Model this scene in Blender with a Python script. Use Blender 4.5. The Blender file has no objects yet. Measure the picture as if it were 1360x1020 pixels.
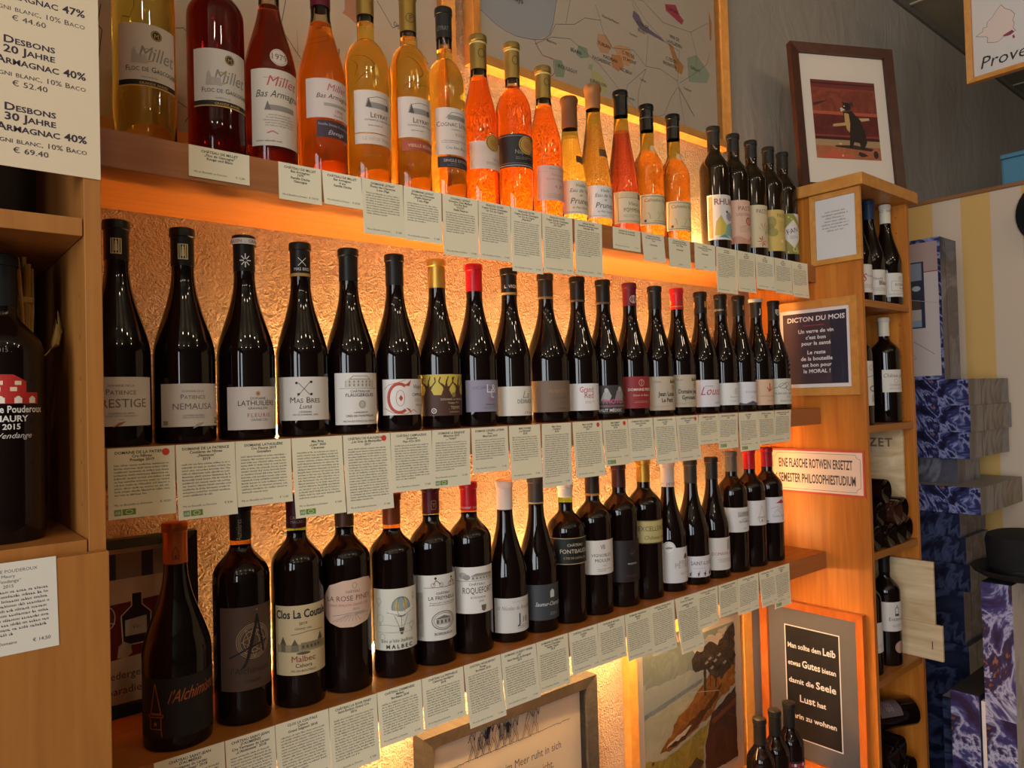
import bpy, math, random
from mathutils import Vector, Matrix
PI = math.pi
S = bpy.context.scene
C = S.collection
random.seed(7)

# ------------------------------------------------------------------ camera
F_PX = 979.13
EYE = 1.5
yaw, pitch, roll = math.radians(40.2572), math.radians(1.2005), math.radians(-1.5684)
fw = Vector((math.sin(yaw) * math.cos(pitch), math.cos(yaw) * math.cos(pitch), math.sin(pitch)))
r0 = Vector((math.cos(yaw), -math.sin(yaw), 0))
u0 = r0.cross(fw)
rt = math.cos(roll) * r0 + math.sin(roll) * u0
up = -math.sin(roll) * r0 + math.cos(roll) * u0
cam_d = bpy.data.cameras.new('camera')
cam_d.sensor_fit = 'HORIZONTAL'
cam_d.sensor_width = 36
cam_d.lens = F_PX / 1360 * 36
cam_d.clip_start = 0.02
cam = bpy.data.objects.new('camera', cam_d)
C.objects.link(cam)
cam.matrix_world = Matrix(((rt.x, up.x, -fw.x, 0), (rt.y, up.y, -fw.y, 0), (rt.z, up.z, -fw.z, EYE), (0, 0, 0, 1)))
S.camera = cam

# ------------------------------------------------------------------ world, lights, exposure
S.view_settings.view_transform = 'Standard'
S.view_settings.look = 'None'
S.view_settings.gamma = 1
S.view_settings.use_curve_mapping = False
S.view_settings.exposure = 0.0
W = bpy.data.worlds.new('world')
S.world = W
W.use_nodes = True
W.node_tree.nodes['Background'].inputs[0].default_value = (0.75, 0.85, 1, 1)
W.node_tree.nodes['Background'].inputs[1].default_value = 0.5
LED_COL = (1.0, 0.60, 0.22)
LED_STRENGTH = 112.0

def area(name, loc, tgt, sx, sy, power, col):
    d = bpy.data.lights.new(name, 'AREA')
    d.shape = 'RECTANGLE'; d.size = sx; d.size_y = sy; d.energy = power; d.color = col
    o = bpy.data.objects.new(name, d); C.objects.link(o)
    o.location = loc
    o.rotation_euler = (Vector(tgt) - Vector(loc)).to_track_quat('-Z', 'Y').to_euler()
    return o
def bulb(name, loc, power, col, r=0.035):
    d = bpy.data.lights.new(name, 'POINT'); d.energy = power; d.color = col; d.shadow_soft_size = r
    o = bpy.data.objects.new(name, d); C.objects.link(o); o.location = loc
    return o
area('shop_window_daylight', (-2.53, -0.85, 1.70), (1, -0.85, 1.70), 1.5, 1.9, 80, (0.88, 0.94, 1.0))
area('shop_window_daylight', (-2.53, -2.75, 1.70), (1, -2.75, 1.70), 0.8, 1.9, 40, (0.88, 0.94, 1.0))
for bx, by in ((-1.6, 0.1), (-1.0, -0.5), (-0.3, -0.6), (0.45, -0.75), (1.2, -0.8), (1.9, -0.9), (-1.5, -1.4), (-0.6, -1.9), (0.4, -2.1), (2.3, -1.6)):
    bulb('ceiling_bulb', (bx, by, 2.86), 5.7, (1.0, 0.79, 0.56))

# ------------------------------------------------------------------ materials
def lin(c):
    c = c / 255.0
    return c / 12.92 if c <= 0.04045 else ((c + 0.055) / 1.055) ** 2.4
def hexc(h):
    return tuple(lin(int(h[i:i + 2], 16)) for i in (0, 2, 4)) + (1.0,)
_M = {}
def mat(name, col='808080', rough=0.5, metal=0.0, trans=0.0, ior=1.45, emit=None, es=0.0, spec=0.5, coat=0.0):
    if name in _M: return _M[name]
    m = bpy.data.materials.new(name); m.use_nodes = True
    b = m.node_tree.nodes['Principled BSDF']
    b.inputs['Base Color'].default_value = hexc(col) if isinstance(col, str) else tuple(col) + (1.0,)
    b.inputs['Roughness'].default_value = rough
    b.inputs['Metallic'].default_value = metal
    b.inputs['Transmission Weight'].default_value = trans
    b.inputs['IOR'].default_value = ior
    b.inputs['Specular IOR Level'].default_value = spec
    b.inputs['Coat Weight'].default_value = coat
    if emit:
        b.inputs['Emission Color'].default_value = tuple(emit) + (1.0,)
        b.inputs['Emission Strength'].default_value = es
    _M[name] = m
    return m
def ink(h):                                     # matte print / paper colour
    return mat('print_' + h, h, 0.6)
def nodes_of(m):
    return m.node_tree.nodes, m.node_tree.links, m.node_tree.nodes['Principled BSDF']
def ramp(N, stops):
    r = N.new('ShaderNodeValToRGB')
    e = r.color_ramp.elements
    while len(e) < len(stops): e.new(0.5)
    for k, (p, c) in enumerate(stops):
        e[k].position = p; e[k].color = hexc(c)
    return r
def wood(name, c1, c2, scale, rough=0.42, stave=None):
    if name in _M: return _M[name]
    m = mat(name, c1, rough); N, L, b = nodes_of(m)
    tc = N.new('ShaderNodeTexCoord'); mp = N.new('ShaderNodeMapping'); mp.inputs['Scale'].default_value = scale
    L.new(tc.outputs['Object'], mp.inputs[0])
    n = N.new('ShaderNodeTexNoise'); n.inputs['Scale'].default_value = 3; n.inputs['Detail'].default_value = 5; n.inputs['Distortion'].default_value = 0.6
    L.new(mp.outputs[0], n.inputs['Vector'])
    r = ramp(N, [(0.3, c1), (0.72, c2)])
    L.new(n.outputs['Fac'], r.inputs[0])
    out = r.outputs[0]
    if stave:                                   # glued staves: axis, width
        sx = N.new('ShaderNodeSeparateXYZ'); L.new(tc.outputs['Object'], sx.inputs[0])
        sn = N.new('ShaderNodeMath'); sn.operation = 'SNAP'; sn.inputs[1].default_value = stave[1]
        L.new(sx.outputs[stave[0]], sn.inputs[0])
        wn = N.new('ShaderNodeTexWhiteNoise'); wn.noise_dimensions = '1D'; L.new(sn.outputs[0], wn.inputs['W'])
        mr = N.new('ShaderNodeMapRange'); mr.inputs['To Min'].default_value = 0.86; mr.inputs['To Max'].default_value = 1.1
        L.new(wn.outputs['Value'], mr.inputs['Value'])
        hs = N.new('ShaderNodeHueSaturation'); L.new(mr.outputs[0], hs.inputs['Value']); L.new(out, hs.inputs['Color'])
        out = hs.outputs[0]
    L.new(out, b.inputs['Base Color'])
    bp = N.new('ShaderNodeBump'); bp.inputs['Strength'].default_value = 0.08; bp.inputs['Distance'].default_value = 0.002
    L.new(n.outputs['Fac'], bp.inputs['Height']); L.new(bp.outputs[0], b.inputs['Normal'])
    return m
def plaster(name, c1, c2, scale, strength, dist, stretch=(1, 1, 1), rough=0.85):
    m = mat(name, c1, rough); N, L, b = nodes_of(m)
    tc = N.new('ShaderNodeTexCoord'); mp = N.new('ShaderNodeMapping'); mp.inputs['Scale'].default_value = stretch
    L.new(tc.outputs['Object'], mp.inputs[0])
    n = N.new('ShaderNodeTexNoise'); n.inputs['Scale'].default_value = scale; n.inputs['Detail'].default_value = 3; n.inputs['Distortion'].default_value = 1.2
    n2 = N.new('ShaderNodeTexNoise'); n2.inputs['Scale'].default_value = scale * 0.07; n2.inputs['Detail'].default_value = 3
    L.new(mp.outputs[0], n.inputs['Vector']); L.new(mp.outputs[0], n2.inputs['Vector'])
    r = ramp(N, [(0.35, c1), (0.7, c2)]); L.new(n2.outputs['Fac'], r.inputs[0]); L.new(r.outputs[0], b.inputs['Base Color'])
    bp = N.new('ShaderNodeBump'); bp.inputs['Strength'].default_value = strength; bp.inputs['Distance'].default_value = dist
    ad = N.new('ShaderNodeMath'); ad.operation = 'MULTIPLY_ADD'; ad.inputs[1].default_value = 0.8
    L.new(n2.outputs['Fac'], ad.inputs[0]); L.new(n.outputs['Fac'], ad.inputs[2])
    L.new(ad.outputs[0], bp.inputs['Height']); L.new(bp.outputs[0], b.inputs['Normal'])
    return m
def thin_glass(name, tint='ffffff', refl=1.0):
    if name in _M: return _M[name]
    m = bpy.data.materials.new(name); m.use_nodes = True
    N, L = m.node_tree.nodes, m.node_tree.links
    N.remove(N['Principled BSDF'])
    t = N.new('ShaderNodeBsdfTransparent'); t.inputs[0].default_value = hexc(tint)
    g = N.new('ShaderNodeBsdfGlossy'); g.inputs['Roughness'].default_value = 0.02
    f = N.new('ShaderNodeFresnel'); f.inputs[0].default_value = 1.3
    mu = N.new('ShaderNodeMath'); mu.operation = 'MULTIPLY'; mu.inputs[1].default_value = refl; L.new(f.outputs[0], mu.inputs[0])
    mx = N.new('ShaderNodeMixShader'); L.new(mu.outputs[0], mx.inputs[0]); L.new(t.outputs[0], mx.inputs[1]); L.new(g.outputs[0], mx.inputs[2])
    L.new(mx.outputs[0], N['Material Output'].inputs[0])
    _M[name] = m
    return m
def marble(name, stops, scale, dist, off=(0, 0, 0), rough=0.3):
    if name in _M: return _M[name]
    m = mat(name, '404060', rough); N, L, b = nodes_of(m)
    tc = N.new('ShaderNodeTexCoord'); mp = N.new('ShaderNodeMapping'); mp.inputs['Location'].default_value = off
    L.new(tc.outputs['Object'], mp.inputs[0])
    n = N.new('ShaderNodeTexNoise'); n.inputs['Scale'].default_value = scale; n.inputs['Detail'].default_value = 4.5; n.inputs['Distortion'].default_value = dist; n.inputs['Roughness'].default_value = 0.6
    L.new(mp.outputs[0], n.inputs['Vector'])
    r = ramp(N, stops); L.new(n.outputs['Fac'], r.inputs[0]); L.new(r.outputs[0], b.inputs['Base Color'])
    return m

def wash(name, c1, c2, scale, dist=1.5):
    """blotchy paint or ink wash for painted pictures"""
    return marble('wash_' + name, [(0.32, c1), (0.52, c2), (0.68, c1)], scale, dist, (1, 2, 3), 0.7)
def rough(pts, amp, seed=1, step=0.03):
    """brush-like uneven outline"""
    r = random.Random(seed); out = []
    for (a, b), (c, d) in zip(pts, pts[1:] + pts[:1]):
        n = max(1, int(math.hypot(c - a, d - b) / step))
        for i in range(n): out.append((a + (c - a) * i / n + (r.uniform(-amp, amp) if i else 0), b + (d - b) * i / n + (r.uniform(-amp, amp) if i else 0)))
    return out
WOOD_V = wood('beech_upright_grain', 'b0621a', 'c87c2c', (22, 22, 1.3), stave=('Y', 0.043))
WOOD_H = wood('beech_shelf_grain', '96571e', 'aa6a2a', (1.3, 24, 24))
WOOD_E = wood('beech_edge_grain', '96582a', 'a8693a', (1.5, 30, 30))
WOOD_C = wood('cabinet_beech', '9a612a', 'aa6f34', (24, 24, 1.5))
WOOD_F = wood('frame_oak', 'c0803a', 'd09448', (14, 14, 14))
WOOD_DK = wood('frame_walnut', '3c2014', '4c2a1c', (10, 10, 10))
WOOD_GY = wood('frame_grey_wood', '2b2927', '403d3a', (30, 4, 30))
WOOD_CH = wood('frame_cherry', 'a8541c', 'c87030', (8, 8, 3), 0.3)
PINE = wood('crate_pine', 'e4cba4', 'c09c6c', (5, 1.4, 14), 0.7)
WALL = plaster('warm_plaster', 'b9a088', 'c2aa92', 135, 1.0, 0.011)
WALL_R = plaster('grey_trowelled_plaster', '9c9387', 'a89e92', 7, 0.32, 0.02, (1.3, 1, 0.75))
DARKWINE = mat('dark_wine_glass', (0.006, 0.0025, 0.002), 0.035, spec=0.45)
BROWNGL = mat('brown_black_glass', (0.012, 0.006, 0.002), 0.05)
CLEAR = thin_glass('clear_neck_glass', 'f3efe6', 1.2)
def liquid(name, col): return mat('liquid_' + name, col, 0.0, trans=1.0, ior=1.36)
LIQ = {k: liquid(k, c) for k, c in dict(yellow=(0.92, 0.70, 0.13), red=(0.22, 0.007, 0.009), garnet=(0.26, 0.03, 0.012), orange=(0.91, 0.26, 0.018),
      amber=(0.97, 0.64, 0.09), gold=(0.97, 0.68, 0.12), flame=(0.90, 0.20, 0.012), coral=(0.91, 0.24, 0.02), plum=(0.93, 0.72, 0.12),
      olive=(0.50, 0.32, 0.06), ruby=(0.40, 0.075, 0.03), tea=(0.64, 0.27, 0.03), rum=(0.10, 0.05, 0.015)).items()}
GREENGL = mat('green_neck_glass', (0.30, 0.55, 0.08), 0.0, trans=1.0, ior=1.2)
AMBGL = mat('amber_neck_glass', (0.75, 0.36, 0.05), 0.0, trans=1.0, ior=1.2)
OLIVEGL = mat('olive_neck_glass', (0.45, 0.42, 0.08), 0.0, trans=1.0, ior=1.2)
LEDMAT = mat('led_diffuser', 'fff2d8', 0.6, emit=LED_COL, es=LED_STRENGTH)
CAPS = {}
def capm(h, metal=0.0, rough=0.38):
    return mat('capsule_%s_%d' % (h, metal * 10), h, rough, metal, spec=0.22)
GOLDM = mat('gold_foil', (0.72, 0.45, 0.12), 0.35, 0.9)

# ------------------------------------------------------------------ mesh helpers
class MB:
    def __init__(s): s.v = []; s.f = []; s.m = []; s.sm = []; s.mats = []
    def mi(s, m):
        if m not in s.mats: s.mats.append(m)
        return s.mats.index(m)
    def quadbox(s, p, m):                        # 8 corners: bottom 4 ccw, top 4 ccw
        b = len(s.v); s.v += [tuple(q) for q in p]; k = s.mi(m)
        for f in ((0, 3, 2, 1), (4, 5, 6, 7), (0, 1, 5, 4), (1, 2, 6, 5), (2, 3, 7, 6), (3, 0, 4, 7)):
            s.f.append([b + i for i in f]); s.m.append(k); s.sm.append(False)
    def box(s, x0, y0, z0, x1, y1, z1, m):
        s.quadbox([(x0, y0, z0), (x1, y0, z0), (x1, y1, z0), (x0, y1, z0), (x0, y0, z1), (x1, y0, z1), (x1, y1, z1), (x0, y1, z1)], m)
    def bbox(s, x0, y0, z0, x1, y1, z1, m, c=0.002):   # box with bevelled edges
        import bmesh
        bm = bmesh.new(); bmesh.ops.create_cube(bm, size=1)
        for v in bm.verts:
            v.co = Vector((x0 + (v.co.x + .5) * (x1 - x0), y0 + (v.co.y + .5) * (y1 - y0), z0 + (v.co.z + .5) * (z1 - z0)))
        bmesh.ops.bevel(bm, geom=list(bm.edges), offset=c, segments=2, affect='EDGES', profile=0.6)
        b = len(s.v); bm.verts.index_update(); s.v += [tuple(v.co) for v in bm.verts]; k = s.mi(m)
        for f in bm.faces: s.f.append([b + v.index for v in f.verts]); s.m.append(k); s.sm.append(False)
        bm.free()
    def lathe(s, prof, seg=40, ox=0, oy=0, squash=1.0):          # prof: [(r, z, mat of the band that ENDS here)]
        rows = []
        for r, z, m in prof:
            b = len(s.v)
            if r < 1e-6: s.v.append((ox, oy, z)); rows.append([b])
            else:
                for k in range(seg):
                    a = 2 * PI * k / seg; s.v.append((ox + r * math.cos(a), oy + squash * r * math.sin(a), z))
                rows.append(list(range(b, b + seg)))
        for i in range(1, len(rows)):
            A, B, k = rows[i - 1], rows[i], s.mi(prof[i][2])
            for j in range(seg):
                j2 = (j + 1) % seg
                if len(A) == 1 and len(B) == 1: continue
                if len(A) == 1: f = [A[0], B[j2], B[j]]
                elif len(B) == 1: f = [A[j], A[j2], B[0]]
                else: f = [A[j], A[j2], B[j2], B[j]]
                s.f.append(f); s.m.append(k); s.sm.append(True)
    def tube(s, pts, rad, m, seg=8):
        k = s.mi(m); rows = []
        for i, p in enumerate(pts):
            p = Vector(p); d = Vector(pts[min(i + 1, len(pts) - 1)]) - Vector(pts[max(i - 1, 0)]); d.normalize()
            a = d.cross(Vector((0, 0, 1)) if abs(d.z) < .9 else Vector((1, 0, 0))).normalized(); b2 = d.cross(a)
            r = rad[i] if isinstance(rad, (list, tuple)) else rad
            b = len(s.v); s.v += [tuple(p + r * (math.cos(2 * PI * j / seg) * a + math.sin(2 * PI * j / seg) * b2)) for j in range(seg)]
            rows.append(list(range(b, b + seg)))
        for A, B in zip(rows, rows[1:]):
            for j in range(seg):
                s.f.append([A[j], B[j], B[(j + 1) % seg], A[(j + 1) % seg]]); s.m.append(k); s.sm.append(True)
        for A in (rows[0], rows[-1]): s.f.append(list(A)); s.m.append(k); s.sm.append(False)
    def build(s, name, parent=None, sharp=True):
        me = bpy.data.meshes.new(name); me.from_pydata(s.v, [], s.f)
        for m in s.mats: me.materials.append(m)
        me.polygons.foreach_set('material_index', s.m); me.polygons.foreach_set('use_smooth', s.sm)
        me.update()
        if sharp and any(s.sm): me.set_sharp_from_angle(angle=math.radians(38))
        o = bpy.data.objects.new(name, me); C.objects.link(o)
        if parent: o.parent = parent
        return o
def tag(o, label, cat, group=None):
    o['label'] = label; o['category'] = cat
    if group: o['group'] = group
    return o
def thing(name, label, cat, loc=(0, 0, 0), rz=0, group=None):
    o = bpy.data.objects.new(name, None); C.objects.link(o); o.empty_display_size = 0.05
    o.location = loc; o.rotation_euler = (0, 0, rz)
    return tag(o, label, cat, group)
def struct(o):
    o['kind'] = 'structure'; return o

# ------------------------------------------------------------------ lettering: glyph outlines from Blender's own font
CH = "ABCDEFGHIJKLMNOPQRSTUVWXYZabcdefghijklmnopqrstuvwxyz0123456789.,-'\"%&!:()/+éèêâôûîÈÉÂÎŒœüöäÜß€„“’»~"
GL = {}
def make_glyphs():
    obs = []
    for bold in (0, 1):
        for c in ['#'] + sorted(set(CH)):
            for k in (0, 1):
                cu = bpy.data.curves.new('g', 'FONT'); cu.body = ('H' if c == '#' else c) if k == 0 else 'H' + ('' if c == '#' else c) + 'H'
                cu.resolution_u = 2; cu.fill_mode = 'FRONT'
                if bold: cu.offset = 0.022
                o = bpy.data.objects.new('g', cu); C.objects.link(o); obs.append((bold, c, k, o))
    bpy.context.view_layer.update()
    dg = bpy.context.evaluated_depsgraph_get()
    wid = {}
    for bold, c, k, o in obs:
        me = bpy.data.meshes.new_from_object(o.evaluated_get(dg))
        v = [(p.co.x, p.co.y) for p in me.vertices]
        if k: wid[bold, c] = max(p[0] for p in v)
        else: GL[bold, c] = [v, [list(p.vertices) for p in me.polygons], 0]
        bpy.data.meshes.remove(me)
    for bold, c, k, o in obs:
        if k: GL[bold, c][2] = wid[bold, c] - wid[bold, '#']
        cu = o.data; bpy.data.objects.remove(o); bpy.data.curves.remove(cu)
make_glyphs()
CAPH = max(p[1] for p in GL[0, 'H'][0])

def strips(polys, w):
    """cut wide polygons into narrow upright strips so that they follow a curved bottle"""
    for p in polys:
        u0, u1 = min(q[0] for q in p), max(q[0] for q in p)
        if u1 - u0 <= w * 1.3: yield p; continue
        n = math.ceil((u1 - u0) / w)
        for i in range(n):
            r = p
            for lim, sg in ((u0 + (u1 - u0) * i / n, 1), (u0 + (u1 - u0) * (i + 1) / n, -1)):
                o = []
                for a, b in zip(r, r[1:] + r[:1]):
                    ia, ib = (a[0] - lim) * sg >= 0, (b[0] - lim) * sg >= 0
                    if ia: o.append(a)
                    if ia != ib: t = (lim - a[0]) / (b[0] - a[0]); o.append((lim, a[1] + (b[1] - a[1]) * t))
                r = o
                if len(r) < 3: break
            if len(r) >= 3: yield r
class Art:
    """flat printed artwork: polygons in (u, v) metres, later laid on a plane or round a bottle"""
    def __init__(s, w, h, bg): s.w, s.h, s.bg, s.it = w, h, bg, []
    def poly(s, pts, c): s.it.append((c, [list(pts)]))
    def quads(s, qs, c): s.it.append((c, qs))
    def rect(s, u0, v0, u1, v1, c):
        n = max(1, int(abs(u1 - u0) / 0.006))
        s.it.append((c, [[(u0 + (u1 - u0) * i / n, v0), (u0 + (u1 - u0) * (i + 1) / n, v0), (u0 + (u1 - u0) * (i + 1) / n, v1), (u0 + (u1 - u0) * i / n, v1)] for i in range(n)]))
    def ell(s, cu, cv, ru, rv, c, n=20):
        s.it.append((c, [[(cu, cv), (cu + ru * math.cos(2 * PI * k / n), cv + rv * math.sin(2 * PI * k / n)), (cu + ru * math.cos(2 * PI * (k + 1) / n), cv + rv * math.sin(2 * PI * (k + 1) / n))] for k in range(n)]))
    def line(s, pts, wd, c):
        q = []
        for (a, b), (d, e) in zip(pts, pts[1:]):
            L = math.hypot(d - a, e - b) or 1e-9; nx, ny = -(e - b) / L * wd / 2, (d - a) / L * wd / 2
            m = max(1, int(L / 0.02))
            for i in range(m):
                p, r = i / m, (i + 1) / m
                q.append([(a + (d - a) * p + nx, b + (e - b) * p + ny), (a + (d - a) * p - nx, b + (e - b) * p - ny), (a + (d - a) * r - nx, b + (e - b) * r - ny), (a + (d - a) * r + nx, b + (e - b) * r + ny)])
        s.it.append((c, q))
    def ring(s, cu, cv, ru, rv, wd, c, n=22, a0=0, a1=360):
        s.line([(cu + ru * math.cos(math.radians(a0 + (a1 - a0) * k / n)), cv + rv * math.sin(math.radians(a0 + (a1 - a0) * k / n))) for k in range(n + 1)], wd, c)
    def text(s, t, u, v, h, c, al='c', bold=0, shear=0.0, xs=1.0, sc=False, maxw=None, rot=0.0, sp=0.0):
        x = 0.0; out = []
        k = h / CAPH
        for ch in t:
            f = 1.0
            if sc and ch.islower(): ch = ch.upper(); f = 0.76
            if ch == ' ': x += 0.30 * k; continue
            g = GL.get((bold, ch)) or GL[bold, '.']
            for p in g[1]: out.append([(x + g[0][i][0] * k * f, g[0][i][1] * k * f) for i in p])
            x += g[2] * k * f + sp * h
        mw = maxw or s.w * 0.94
        if x * xs > mw: xs = mw / x
        dx = {'c': -x * xs / 2, 'l': 0, 'r': -x * xs}[al]
        cr, sr = math.cos(rot), math.sin(rot)
        res = []
        for p in out:
            q = []
            for a, b in p:
                a2 = a * xs + b * shear + dx
                q.append((u + a2 * cr - b * sr, v + a2 * sr + b * cr))
            res.append(q)
        s.it.append((c, res))
    def body(s, u0, u1, vtop, lh, n, c, last=0.6, al='l'):      # small print: word-shaped rows of letter-sized marks
        q = []
        for i in range(n):
            v = vtop - lh * (i + 0.75); u = u0; end = u1 if i < n - 1 else u0 + (u1 - u0) * last
            if al == 'c':
                w_ = (u1 - u0) * random.uniform(0.55, 0.98); u = (u0 + u1) / 2 - w_ / 2; end = u + w_
            while u < end - lh * 0.4:
                for _ in range(random.randint(2, 9)):
                    w = lh * random.choice((0.2, 0.3, 0.34, 0.36)); h = lh * random.choice((0.4, 0.4, 0.42, 0.6))
                    if u + w > end: break
                    if random.random() < 0.45:
                        q.append([(u, v), (u + w * .32, v), (u + w * .32, v + h), (u, v + h)]); q.append([(u + w * .68, v), (u + w, v), (u + w, v + lh * .4), (u + w * .68, v + lh * .4)])
                    else:
                        q.append([(u, v), (u + w, v), (u + w, v + h * .45), (u, v + h * .45)]); q.append([(u, v + h * .45), (u + w * .4, v + h * .45), (u + w * .4, v + h), (u, v + h)])
                    u += w + lh * 0.11
                u += lh * 0.3
        s.it.append((c, q))
    def emit(s, mb, fn, step=0.00002, base=0.0, slab=None):
        k = base
        for c, polys in s.it:
            k += step
            mi = mb.mi(ink(c) if isinstance(c, str) else c)
            for p in (polys if not slab else strips(polys, slab)):
                b = len(mb.v); mb.v += [fn(u, v, k) for u, v in p]
                mb.f.append(list(range(b, b + len(p)))); mb.m.append(mi); mb.sm.append(False)
def draw(A, items):
    """items in fractions of the artwork: u -0.5..0.5, v 0..1, sizes as a fraction of the height"""
    w, h = A.w, A.h
    for it in items:
        k = it[0]
        if k == 't': A.text(it[1], it[2] * w, it[3] * h, it[4] * h, it[5], **(it[6] if len(it) > 6 else {}))
        elif k == 'r': A.rect(it[1] * w, it[2] * h, it[3] * w, it[4] * h, it[5])
        elif k == 'p': A.poly([(a * w, b * h) for a, b in it[1]], it[2])
        elif k == 'l': A.line([(a * w, b * h) for a, b in it[1]], it[2] * h, it[3])
        elif k == 'e': A.ell(it[1] * w, it[2] * h, it[3] * h, it[4] * h, it[5])
        elif k == 'o': A.ring(it[1] * w, it[2] * h, it[3] * h, it[4] * h, it[5] * h, it[6], *(it[7:] if len(it) > 7 else ()))
        elif k == 'b': A.body(it[1] * w, it[2] * w, it[3] * h, it[4] * h, it[5], it[6], **(it[7] if len(it) > 7 else {}))
def sheet(A, name, parent=None, th=0.0004, tilt=0.0, curl=0.0, rows=4, back=None, hang=False):
    if curl: rows = 14
    """artwork as a thin sheet in its own xz plane, front to -y; hang: v measured from the top edge at z=0"""
    mb = MB(); w, h = A.w, A.h
    top = 0.0 if hang else h
    def fn(u, v, k):
        d = h - v
        return (u + tilt * d, -(k + curl * d * d / h), top - d)
    bg = ink(A.bg) if isinstance(A.bg, str) else A.bg; bk = back or bg
    i0 = mb.mi(bg); i1 = mb.mi(bk)
    fr, br = [], []
    for i in range(rows + 1):
        v = h * i / rows
        b = len(mb.v); mb.v += [fn(-w / 2, v, th), fn(w / 2, v, th), fn(w / 2, v, 0), fn(-w / 2, v, 0)]; fr.append(b)
    for a, b in zip(fr, fr[1:]):
        for p, q, k in ((0, 1, i0), (1, 2, i1), (2, 3, i1), (3, 0, i1)):
            mb.f.append([a + p, a + q, b + q, b + p]); mb.m.append(k); mb.sm.append(False)
    mb.f.append([fr[0] + 3, fr[0] + 2, fr[0] + 1, fr[0]]); mb.f.append([fr[-1], fr[-1] + 1, fr[-1] + 2, fr[-1] + 3]); mb.m += [i1, i1]; mb.sm += [False, False]
    A.emit(mb, fn, base=th + (.00004 if curl else 0))
    return mb.build(name, parent, sharp=False)
def wrap(A, name, parent, R, z0, phi=0.0, gap=0.00035, rfun=None):
    """artwork wrapped round a bottle of radius R, its middle facing -y turned by phi (towards +x)"""
    mb = MB(); w, h = A.w, A.h
    def fn(u, v, k):
        r = (rfun(z0 + v) if rfun else R) + gap + k; a = -PI / 2 + phi + u / R
        return (r * math.cos(a), r * math.sin(a), z0 + v)
    if A.bg:
        n = max(4, int(w / R / math.radians(5))); nv = 1 if not rfun else 5
        i0 = mb.mi(ink(A.bg) if isinstance(A.bg, str) else A.bg)
        G = [[None] * (n + 1) for _ in range(nv + 1)]
        for j in range(nv + 1):
            for i in range(n + 1):
                G[j][i] = len(mb.v); mb.v.append(fn(-w / 2 + w * i / n, h * j / nv, 0))
        for j in range(nv):
            for i in range(n):
                mb.f.append([G[j][i], G[j][i + 1], G[j + 1][i + 1], G[j + 1][i]]); mb.m.append(i0); mb.sm.append(True)
    A.emit(mb, fn, step=0.000025, base=0.00012, slab=0.004)
    return mb.build(name, parent, sharp=False)

# ------------------------------------------------------------------ the room
Z = EYE
XL, XR, YF, YB = -2.6, 5.0, -3.45, 1.209
def slab(name, x0, y0, z0, x1, y1, z1, m):
    mb = MB(); mb.box(x0, y0, z0, x1, y1, z1, m); return struct(mb.build(name))
slab('floor', XL - .1, YF - .1, -.1, XR + .1, YB + .1, 0, wood('floor_boards', '6b5340', '7d634c', (3, 14, 3)))
CEIL = plaster('ceiling_panel_paint', '8c8878', '98937f', 40, 0.25, 0.003)
slab('ceiling', XL - .1, YF - .1, 3.07, XR + .1, YB + .1, 3.17, CEIL)
slab('wall_back', XL - .1, YB, 0, 1.845, YB + .1, 3.07, WALL)
slab('wall_rear', 1.845, YB, 0, XR + .1, YB + .1, 3.07, WALL_R)
PAINT = plaster('room_paint', '554e44', '5c554a', 40, 0.3, 0.004)
slab('wall_left', XL - .1, YF, 0, XL, YB, 3.07, PAINT)
slab('wall_right', XR, YF, 0, XR + .1, YB, 3.07, PAINT)
slab('wall_front', XL - .1, YF - .1, 0, XR + .1, YF, 3.07, PAINT)
slab('trim_1', 1.845, YB - .012, 3.045, XR, YB, 3.07, mat('cornice_paint', '6f6a60', 0.7))
mb = MB()
for gx in (3.2, 3.85, 4.5): mb.box(gx - .006, YF, 3.064, gx + .006, YB - .013, 3.07, mat('ceiling_batten', 'a39e8e', 0.7))
mb.box(1.85, .86, 3.0645, 4.99, .872, 3.0695, mat('ceiling_batten'))
struct(mb.build('trim_2'))
for n, x0, x1, z0, z1 in ((1, -1.62, -.08, .72, 2.68), (2, -3.17, -2.33, .72, 2.68)):      # shop windows in the left wall
    mb = MB(); fm = mat('window_frame_paint', 'd8d2c4', 0.5)
    for a in ((x0 - .06, z0 - .06, x0, z1 + .06), (x1, z0 - .06, x1 + .06, z1 + .06), (x0, z0 - .06, x1, z0), (x0, z1, x1, z1 + .06)):
        mb.box(XL, a[0], a[1], XL + .05, a[2], a[3], fm)
    mb.box(XL + .005, (x0 + x1) / 2 - .02, z0, XL + .04, (x0 + x1) / 2 + .02, z1, fm)
    mb.box(XL, x0, z0, XL + .004, x1, z1, mat('window_pane_glass', 'b9c8cc', 0.05))
    struct(mb.build('window_%d' % n))
# striped partition at the right
STR = mat('striped_wall_paint', 'd8b47a', 0.75); N_, L_, B_ = nodes_of(STR)
tc = N_.new('ShaderNodeTexCoord'); sx = N_.new('ShaderNodeSeparateXYZ'); L_.new(tc.outputs['Object'], sx.inputs[0])
m1 = N_.new('ShaderNodeMath'); m1.operation = 'MULTIPLY_ADD'; m1.inputs[1].default_value = 1 / .19; m1.inputs[2].default_value = -.789 / .19 + 50; L_.new(sx.outputs['Y'], m1.inputs[0])
m2 = N_.new('ShaderNodeMath'); m2.operation = 'FRACT'; L_.new(m1.outputs[0], m2.inputs[0])
rr = ramp(N_, [(0.0, 'd2bda6'), (0.485, 'd2bda6'), (0.505, 'd6ac66'), (0.985, 'd6ac66'), (1.0, 'd2bda6')]); L_.new(m2.outputs[0], rr.inputs[0]); L_.new(rr.outputs[0], B_.inputs['Base Color'])
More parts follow.
